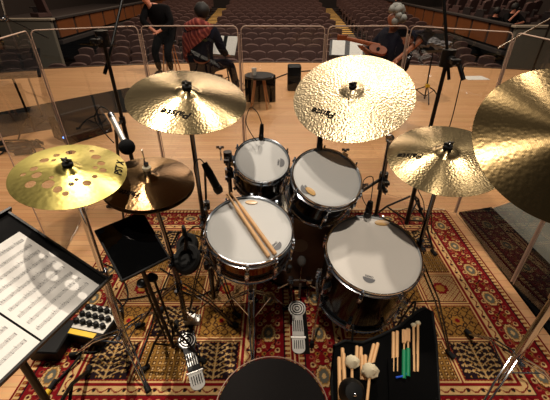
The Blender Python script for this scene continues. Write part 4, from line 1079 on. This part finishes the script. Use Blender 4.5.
# thing at right: dark glossy lid seen through the panels
slab([at_z(459, 214), at_z(491, 209), at_z(545, 262), at_z(620, 340), at_z(640, 430), at_z(549, 335), at_z(521, 298)], .02, 'black floor mat edge beyond the screen panels right of the rug', 'floor_mat', nylon, 'mat')
gm = slab([at_z(492, 209), at_z(530, 196), at_z(700, 230), at_z(760, 380), at_z(622, 338), at_z(546.5, 262)], .006, 'grey floor mat beyond the right screen panels', 'floor_mat', mat('grey_mat', (.33, .33, .30), .8), 'mat')
# thin stands crossing at upper corners
s1 = thing('boom_stand', 'thin grey boom crossing the grey box wall at the upper right', 'stand', at_z(562, 100))
MB().tube([at_d(498, 48, 4.0), at_d(553, 17, 4.0)], .008, 8).build('boom_arm', steel, s1); MB().tube([at_d(553, 17, 4.0), V((at_d(553, 17, 4.0).x, at_d(553, 17, 4.0).y, 0.0))], .012, 8).build('pole', blackm, s1)
s2 = thing('boom_stand', 'thin pale stand pole rising at the upper left corner', 'stand', at_z(40, 110))
pa = at_d(6, 18, 4.2); MB().tube([V((pa.x, pa.y, 0)), pa+V((0, 0, .0)), at_d(-1, -10, 4.2)], .012, 8).build('pole', steel, s2); MB().tube([at_d(-5, 16, 4.2), pa, at_d(48, 38, 3.9)], .007, 8).build('boom_arm', blackm, s2); clamp(s2, pa, V((0, 0, 1)), chrome, 1.6)

# ------------------------------------------------------------------ people
def skinmesh(name, verts, edges, radii, m, parent, root=0, sub=2, xy=None):
    me = bpy.data.meshes.new(name); I = INV.get(parent, Matrix.Identity(4))
    me.from_pydata([tuple(I @ V(p)) for p in verts], edges, [])
    o = bpy.data.objects.new(name, me); C.objects.link(o)
    o.modifiers.new('skin', 'SKIN'); sd = o.modifiers.new('s', 'SUBSURF'); sd.levels = sub; sd.render_levels = sub
    sv = me.skin_vertices[0].data
    for i, r in enumerate(radii): sv[i].radius = r if isinstance(r, tuple) else (r, r); sv[i].use_root = (i == root)
    nm = evalmesh(o, name); o.modifiers.clear(); o.data = nm; nm.materials.clear(); nm.materials.append(m)
    nm.polygons.foreach_set('use_smooth', [True]*len(nm.polygons)); o.parent = parent; return o
def person(label, J, S, top, trous, hair_m, hair_fn=None, sk=skin, shoes=True, facing=V((0, 1, 0)), bulk=1.0):
    """J: joint positions"""
    r = thing('person', label, 'person', (J['pelvis'][0], J['pelvis'][1], 0))
    for k in J: J[k] = V(J[k])
    names = ['pelvis', 'waist', 'chest', 'neck', 'jaw', 'head', 'crown', 'shL', 'elL', 'wrL', 'hdL', 'shR', 'elR', 'wrR', 'hdR', 'hipL', 'knL', 'anL', 'hipR', 'knR', 'anR']
    J['waist'] = J['pelvis'].lerp(J['chest'], .5); up = (J['head']-J['neck']).normalized()
    J['jaw'] = J['neck']+up*.07; J['crown'] = J['head']+up*.075
    for s_ in 'LR':
        J['hd'+s_] = J['wr'+s_]+(J['wr'+s_]-J['el'+s_]).normalized()*.07
        J['fi'+s_] = J['wr'+s_]+(J['wr'+s_]-J['el'+s_]).normalized()*.09
    R = dict(pelvis=.13, waist=.115, chest=.14, neck=.05, jaw=.055, head=.085, crown=.06, shL=.055, shR=.055, elL=.038, elR=.038, wrL=.026, wrR=.026, hdL=.03, hdR=.03, hipL=.08, hipR=.08, knL=.052, knR=.052, anL=.036, anR=.036)
    E = [('pelvis', 'waist'), ('waist', 'chest'), ('chest', 'neck'), ('neck', 'jaw'), ('jaw', 'head'), ('head', 'crown')]
    for s_ in 'LR': E += [('chest', 'sh'+s_), ('sh'+s_, 'el'+s_), ('el'+s_, 'wr'+s_), ('wr'+s_, 'hd'+s_), ('pelvis', 'hip'+s_), ('hip'+s_, 'kn'+s_), ('kn'+s_, 'an'+s_)]
    ix = {n: i for i, n in enumerate(names)}
    vs = [J[n] for n in names]; es = [(ix[a], ix[b]) for a, b in E]; rad = [R[n] for n in names]
    # fingers
    for s_ in 'LR':
        h = J['hd'+s_]; d = (J['hd'+s_]-J['wr'+s_]).normalized(); sx, sy, _ = basis(d)
        for q in range(4):
            i = len(vs); vs += [h+sx*(q-1.5)*.018+d*.03, h+sx*(q-1.5)*.02+d*.06+sy*.012]; rad += [.009, .007]; es += [(ix['hd'+s_], i), (i, i+1)]
        i = len(vs); vs += [h+sx*.04+d*.0, h+sx*.055+d*.03]; rad += [.01, .008]; es += [(ix['hd'+s_], i), (i, i+1)]
    body = skinmesh('body', vs, es, rad, sk, r)
    # face details
    f = V(facing).normalized(); sd = f.cross(V((0, 0, 1))).normalized(); h = J['head']
    g = MB(); g.ball(h+f*.095-V((0, 0, .012)), .016, (1, 1, 1.5), 10); g.ball(h+sd*.088, .022, (.6, .6, 1.2), 8); g.ball(h-sd*.088, .022, (.6, .6, 1.2), 8); g.build('nose_and_ears', sk, body)
    g = MB(); g.ball(h+f*.085+sd*.03+V((0, 0, .012)), .01, seg=8); g.ball(h+f*.085-sd*.03+V((0, 0, .012)), .01, seg=8); g.box(h+f*.085-V((0, 0, .048)), (.035, .03, .008)); g.build('eyes_and_mouth', hairb, body)
    def chain(ns, rr, nm, m, edges=None, rt=0):
        es = edges or [(i, i+1) for i in range(len(ns)-1)]
        return skinmesh(nm, ns, es, rr, m, r, root=rt)
    c = J
    sh = [c['pelvis']+V((0, 0, .02)), c['waist'], c['chest'], c['neck']-V((0, 0, .045)), c['shL'], c['elL'], c['elL'].lerp(c['wrL'], S), c['shR'], c['elR'], c['elR'].lerp(c['wrR'], S)]
    chain(sh, [k_*bulk for k_ in (.165, .16, .185, .075, .09, .062, .05, .09, .062, .05)], 'shirt', top, [(0, 1), (1, 2), (2, 3), (2, 4), (4, 5), (5, 6), (2, 7), (7, 8), (8, 9)])
    tr = [c['pelvis']-V((0, 0, .01)), c['hipL'], c['knL'], c['anL'], c['hipR'], c['knR'], c['anR']]
    chain(tr, [.145, .10, .072, .055, .10, .072, .055], 'trousers', trous, [(0, 1), (1, 2), (2, 3), (0, 4), (4, 5), (5, 6)])
    for s_ in 'LR':
        a = c['an'+s_]; fd = V((f.x, f.y, 0)).normalized(); g = MB(); g.ball(V((a.x, a.y, a.z))+fd*.07+V((0, 0, .04-a.z)), .05, (1.1, 1.1, .75), 12)
        g.ball(V((a.x, a.y, a.z))+fd*.0+V((0, 0, .045-a.z)), .05, (1, 1, .85), 12); g.ball(V((a.x, a.y, 0))+fd*.13+V((0, 0, .032)), .04, (1, 1, .7), 12); g.build('shoe', blackp, r)
    g = MB()
    if hair_fn: hair_fn(g, c, f)
    else: g.ball(h+up*.035-f*.022, .105, (1, 1, 1.02), 20, jit=.12)
    g.build('hair', hair_m, r, smooth=80)
    return r
# 1: person in dark clothes, at left, perched on a high stool
o = at_z(169, 72); X, Y = o.x, o.y-.1
person('person in black leaning forward by the stage edge at left, hands low', dict(pelvis=(X+.05, Y+.1, .74), chest=(X-.0, Y-.05, 1.08), neck=(X-.10, Y-.12, 1.22), head=(X-.19, Y-.16, 1.34), shL=(X-.18, Y-.05, 1.14), elL=(X-.25, Y-.22, .95), wrL=(X-.08, Y-.3, .84), shR=(X+.18, Y-.05, 1.12), elR=(X+.26, Y-.16, .90), wrR=(X+.06, Y-.3, .80), hipL=(X-.06, Y+.08, .70), knL=(X-.12, Y-.22, .42), anL=(X-.12, Y-.08, .08), hipR=(X+.14, Y+.08, .70), knR=(X+.12, Y-.22, .42), anR=(X+.10, Y-.05, .08)), .9, clothb, clothb, hairb, facing=V((-.3, -.9, -.1)))
st = thing('high_stool', 'dark high stool under the person in black at the left', 'stool', (X+.05, Y+.16, 0)); MB().lathe([(.0001, 0), (.17, 0), (.17, -.04), (.0001, -.04)], 24, Matrix.Translation((X+.05, Y+.16, .565))).build('seat', blackm, st)
for k in range(4):
    a = D2R(45+90*k); MB().tube([(X+.05+math.cos(a)*.1, Y+.16+math.sin(a)*.1, .54), (X+.05+math.cos(a)*.19, Y+.16+math.sin(a)*.19, .001)], .012, 8).build('leg', woodleg, st)
def chair(label, x, y, yaw, z=.355):
    M = Matrix.Translation((x, y, 0)) @ Matrix.Rotation(yaw, 4, 'Z'); r = thing('bench_stool', label, 'stool', M=M)
    MB(True).box((0, 0, z), (.40, .40, .05)).build('seat', blackp, r)
    for sx in (-1, 1):
        for sy in (-1, 1): MB(True).tube([(sx*.2, sy*.19, z), (sx*.21, sy*.22, 0.002)], .011, 8).build('leg', chrome, r)
    return r
# 2: person in the red striped shawl, seated, turned away to the right
hd = at_d(199, 14, 4.75); X, Y = hd.x, hd.y+.02
chair('low black bench stool under the person in the red shawl', X-.02, Y-.02, D2R(-25))
r2 = person('seated person in navy clothes with a red striped shawl, back to the drums', dict(pelvis=(X-.02, Y, .54), chest=(X+.0, Y-.0, .92), neck=(X+.0, Y+.02, 1.08), head=(X+.03, Y+.07, 1.20), shL=(X-.18, Y+.03, .98), elL=(X-.26, Y+.12, .72), wrL=(X-.05, Y+.34, .66), shR=(X+.19, Y-.05, .98), elR=(X+.28, Y+.02, .72), wrR=(X+.30, Y+.24, .64), hipL=(X-.10, Y+.08, .52), knL=(X-.02, Y+.48, .50), anL=(X+.02, Y+.48, .08), hipR=(X+.10, Y+.02, .52), knR=(X+.34, Y+.32, .50), anR=(X+.42, Y+.38, .08)), .9, clothn, clothn, hairb, sk=skin2, facing=V((.35, .9, -.1)))
sh = MB(); n = 18; rows = 12; vs = []; fs = []
for i in range(rows+1):
    t = i/rows
    for k in range(n+1):
        s_ = k/n; a = D2R(150+185*s_)     # wraps back and left shoulder, slanting to the left hip
        rad = .10+.14*min(1, t*2.2)+.02*math.sin(k*2.1)
        fall = 1.12-t*(.60-.50*s_)
        x = X-.01+math.cos(a)*rad*(1.0)-(.02*t); y = Y-.0+math.sin(a)*rad*.85
        vs.append((x, y, fall+.012*math.sin(k*3+t*5)))
for i in range(rows):
    for k in range(n): a = i*(n+1)+k; fs.append((a, a+1, a+n+2, a+n+1))
m_ = len(vs); vs += [tuple((V(p)-V((X, Y, p[2])))*.93+V((X, Y, p[2]))) for p in vs]; fs += [tuple(i+m_ for i in f_)[::-1] for f_ in fs]
for k in range(n): fs.append((rows*(n+1)+k, rows*(n+1)+k+1, m_+rows*(n+1)+k+1, m_+rows*(n+1)+k)); fs.append((k+1, k, m_+k, m_+k+1))
for i in range(rows):
    for k in (0, n): a = i*(n+1)+k; fs.append((a, a+n+1, a+n+1+m_, a+m_))
so = MB().add(vs, fs).build('shawl', shawl, r2, smooth=80)
g = MB().tube([V((X-.17, Y-.12, 1.05)), V((X-.02, Y-.16, 1.10)), V((X+.12, Y-.10, 1.06))], [.05, .07, .045], 12).build('shawl_collar', shawl, r2, smooth=80)
# 3: grey-haired musician with a small guitar
hd = at_d(397, 15, 4.1); X, Y = hd.x, hd.y
chair('low black bench stool under the grey-haired musician', X+.02, Y+.0, D2R(65))
def curly(g, c, f):
    rr = random.Random(5); up = (c['head']-c['neck']).normalized()
    for k in range(46):
        d = V((rr.gauss(0, 1), rr.gauss(0, 1), rr.gauss(0, 1))).normalized()
        if d.dot(f) > .1 and d.z < .45: continue
        if d.z < -.6: continue
        g.ball(c['head']+up*.03+d*.105-f*.01, .042, seg=8, jit=.3)
r3 = person('grey curly-haired seated musician in a navy shirt holding a wooden string instrument', dict(pelvis=(X+.05, Y, .54), chest=(X+.02, Y, .92), neck=(X-.0, Y, 1.08), head=(X-.03, Y, 1.20), shL=(X-.02, Y+.19, .99), elL=(X-.20, Y+.26, .78), wrL=(X-.32, Y+.10, .86), shR=(X+.06, Y-.19, .98), elR=(X+.27, Y-.28, 1.05), wrR=(X+.02, Y-.32, .84), hipL=(X-.02, Y+.1, .52), knL=(X-.42, Y+.16, .50), anL=(X-.42, Y+.16, .08), hipR=(X-.02, Y-.1, .52), knR=(X-.40, Y-.16, .52), anR=(X-.36, Y-.18, .08)), .15, clothn, clothn, hairg, hair_fn=curly, sk=skin2, facing=V((-.95, .1, -.15)), bulk=1.42)
gt = thing('guitar', 'small orange-brown string instrument held by the grey-haired musician', 'instrument', at_d(374, 56, 4.15))
nb, nt_ = at_d(380, 46, 4.15), at_d(347, 38.5, 4.3)
MB().tube([nb, nt_], .024, 8).build('neck', orangew, gt); d = (nb-nt_).normalized()
MB().box(nt_-d*.06, (.13, .03, .06)).build('headstock', orangew, gt)
M = frame(at_d(378, 50, 4.12), V((-.25, -.8, .45)), d)
pl = []
for k in range(36):
    a = 2*PI*k/36; rr = .062+.016*math.cos(2*a); pl.append((math.cos(a)*rr*1.35, math.sin(a)*rr))
MB().prism(pl, -.035, .035, M).build('soundbox', orangew, gt); MB().lathe([(.0001, .036), (.022, .036), (.022, .038), (.0001, .038)], 20, M).build('sound_hole', ink, gt)
# 4, 5: people seated in the right box
for k, (px, py, dep, lab, tc) in enumerate(((515, 8, 10.6, 'person in black leaning on the right box rail, forearm raised to the face', clothb), (497, 12, 11.6, 'dark-clothed person left of the one leaning on the right box rail', clothb))):
    h = at_d(px, py, dep); X, Y, Z = h.x, h.y, h.z; z0 = Z-1.20
    rr_ = person(lab, dict(pelvis=(X, Y+.1, z0+.54), chest=(X, Y+.06, z0+.92), neck=(X, Y+.03, z0+1.08), head=(X, Y, z0+1.20), shL=(X-.19, Y, z0+.98), elL=(X-.24, Y-.26, z0+.84), wrL=(X-.06, Y-.24, z0+1.05 if k == 0 else z0+.84), shR=(X+.19, Y, z0+.98), elR=(X+.26, Y-.26, z0+.84), wrR=(X+.02, Y-.32, z0+.80), hipL=(X-.1, Y+.05, z0+.52), knL=(X-.12, Y-.18, z0+.50), anL=(X-.12, Y-.12, z0+.12), hipR=(X+.1, Y+.05, z0+.52), knR=(X+.12, Y-.18, z0+.50), anR=(X+.12, Y-.12, z0+.12)), .1 if k == 0 else .8, tc, tc, hairb, facing=V((-.1, -.98, -.1)))

# ------------------------------------------------------------------ light
def area(name, loc, target, size, power, col, spread=None, shape='DISK'):
    l = bpy.data.lights.new(name, 'AREA'); l.shape = shape; l.size = size; l.energy = power; l.color = col
    if spread: l.spread = spread
    o = bpy.data.objects.new(name, l); C.objects.link(o); o.location = loc; o.rotation_euler = (V(target)-V(loc)).to_track_quat('-Z', 'Y').to_euler(); return o
WARM = (1, .87, .72)
area('stage_light_key', (-.45, -.6, 7.5), (0, 1.4, 0), .25, 270, WARM)
area('stage_light_front', (.6, 5.0, 8), (0, 3.4, 0), .6, 300, WARM)
area('stage_light_right', (3.4, 4.6, 8), (1.2, 3.2, 0), .5, 200, WARM)
sl = bpy.data.lights.new('stage_spot_left', 'SPOT'); sl.energy = 5500; sl.spot_size = D2R(7.5); sl.spot_blend = .5; sl.shadow_soft_size = .06; sl.color = WARM
so_ = bpy.data.objects.new('stage_spot_left', sl); C.objects.link(so_); so_.location = (-2.56, 5.9, 10.9); so_.rotation_euler = (V((-.76, .95, .75))-so_.location).to_track_quat('-Z', 'Y').to_euler()
area('hall_light', (0, 15, 9), (0, 14.5, 0), 6, 700, (1, .80, .64))
area('added_hall_front_fill', (0, 4.5, 9), (0, 13, -.3), 1.5, 170, WARM, spread=D2R(75))  # added fill lamp, brightens the wall faces turned to the stage
area('hall_light_left', (-6, 18, 8), (-5, 17, 0), 3, 420, (1, .76, .52))
area('hall_light_right', (6, 18, 8), (5, 17, 0), 3, 420, (1, .76, .52))
w = bpy.data.worlds.new('world'); bpy.context.scene.world = w; w.use_nodes = True
w.node_tree.nodes['Background'].inputs[0].default_value = (.9, .82, .74, 1); w.node_tree.nodes['Background'].inputs[1].default_value = .04
vs_ = bpy.context.scene.view_settings
vs_.view_transform = 'Standard'; vs_.look = 'None'; vs_.exposure = 0.0; vs_.gamma = 1; vs_.use_curve_mapping = False
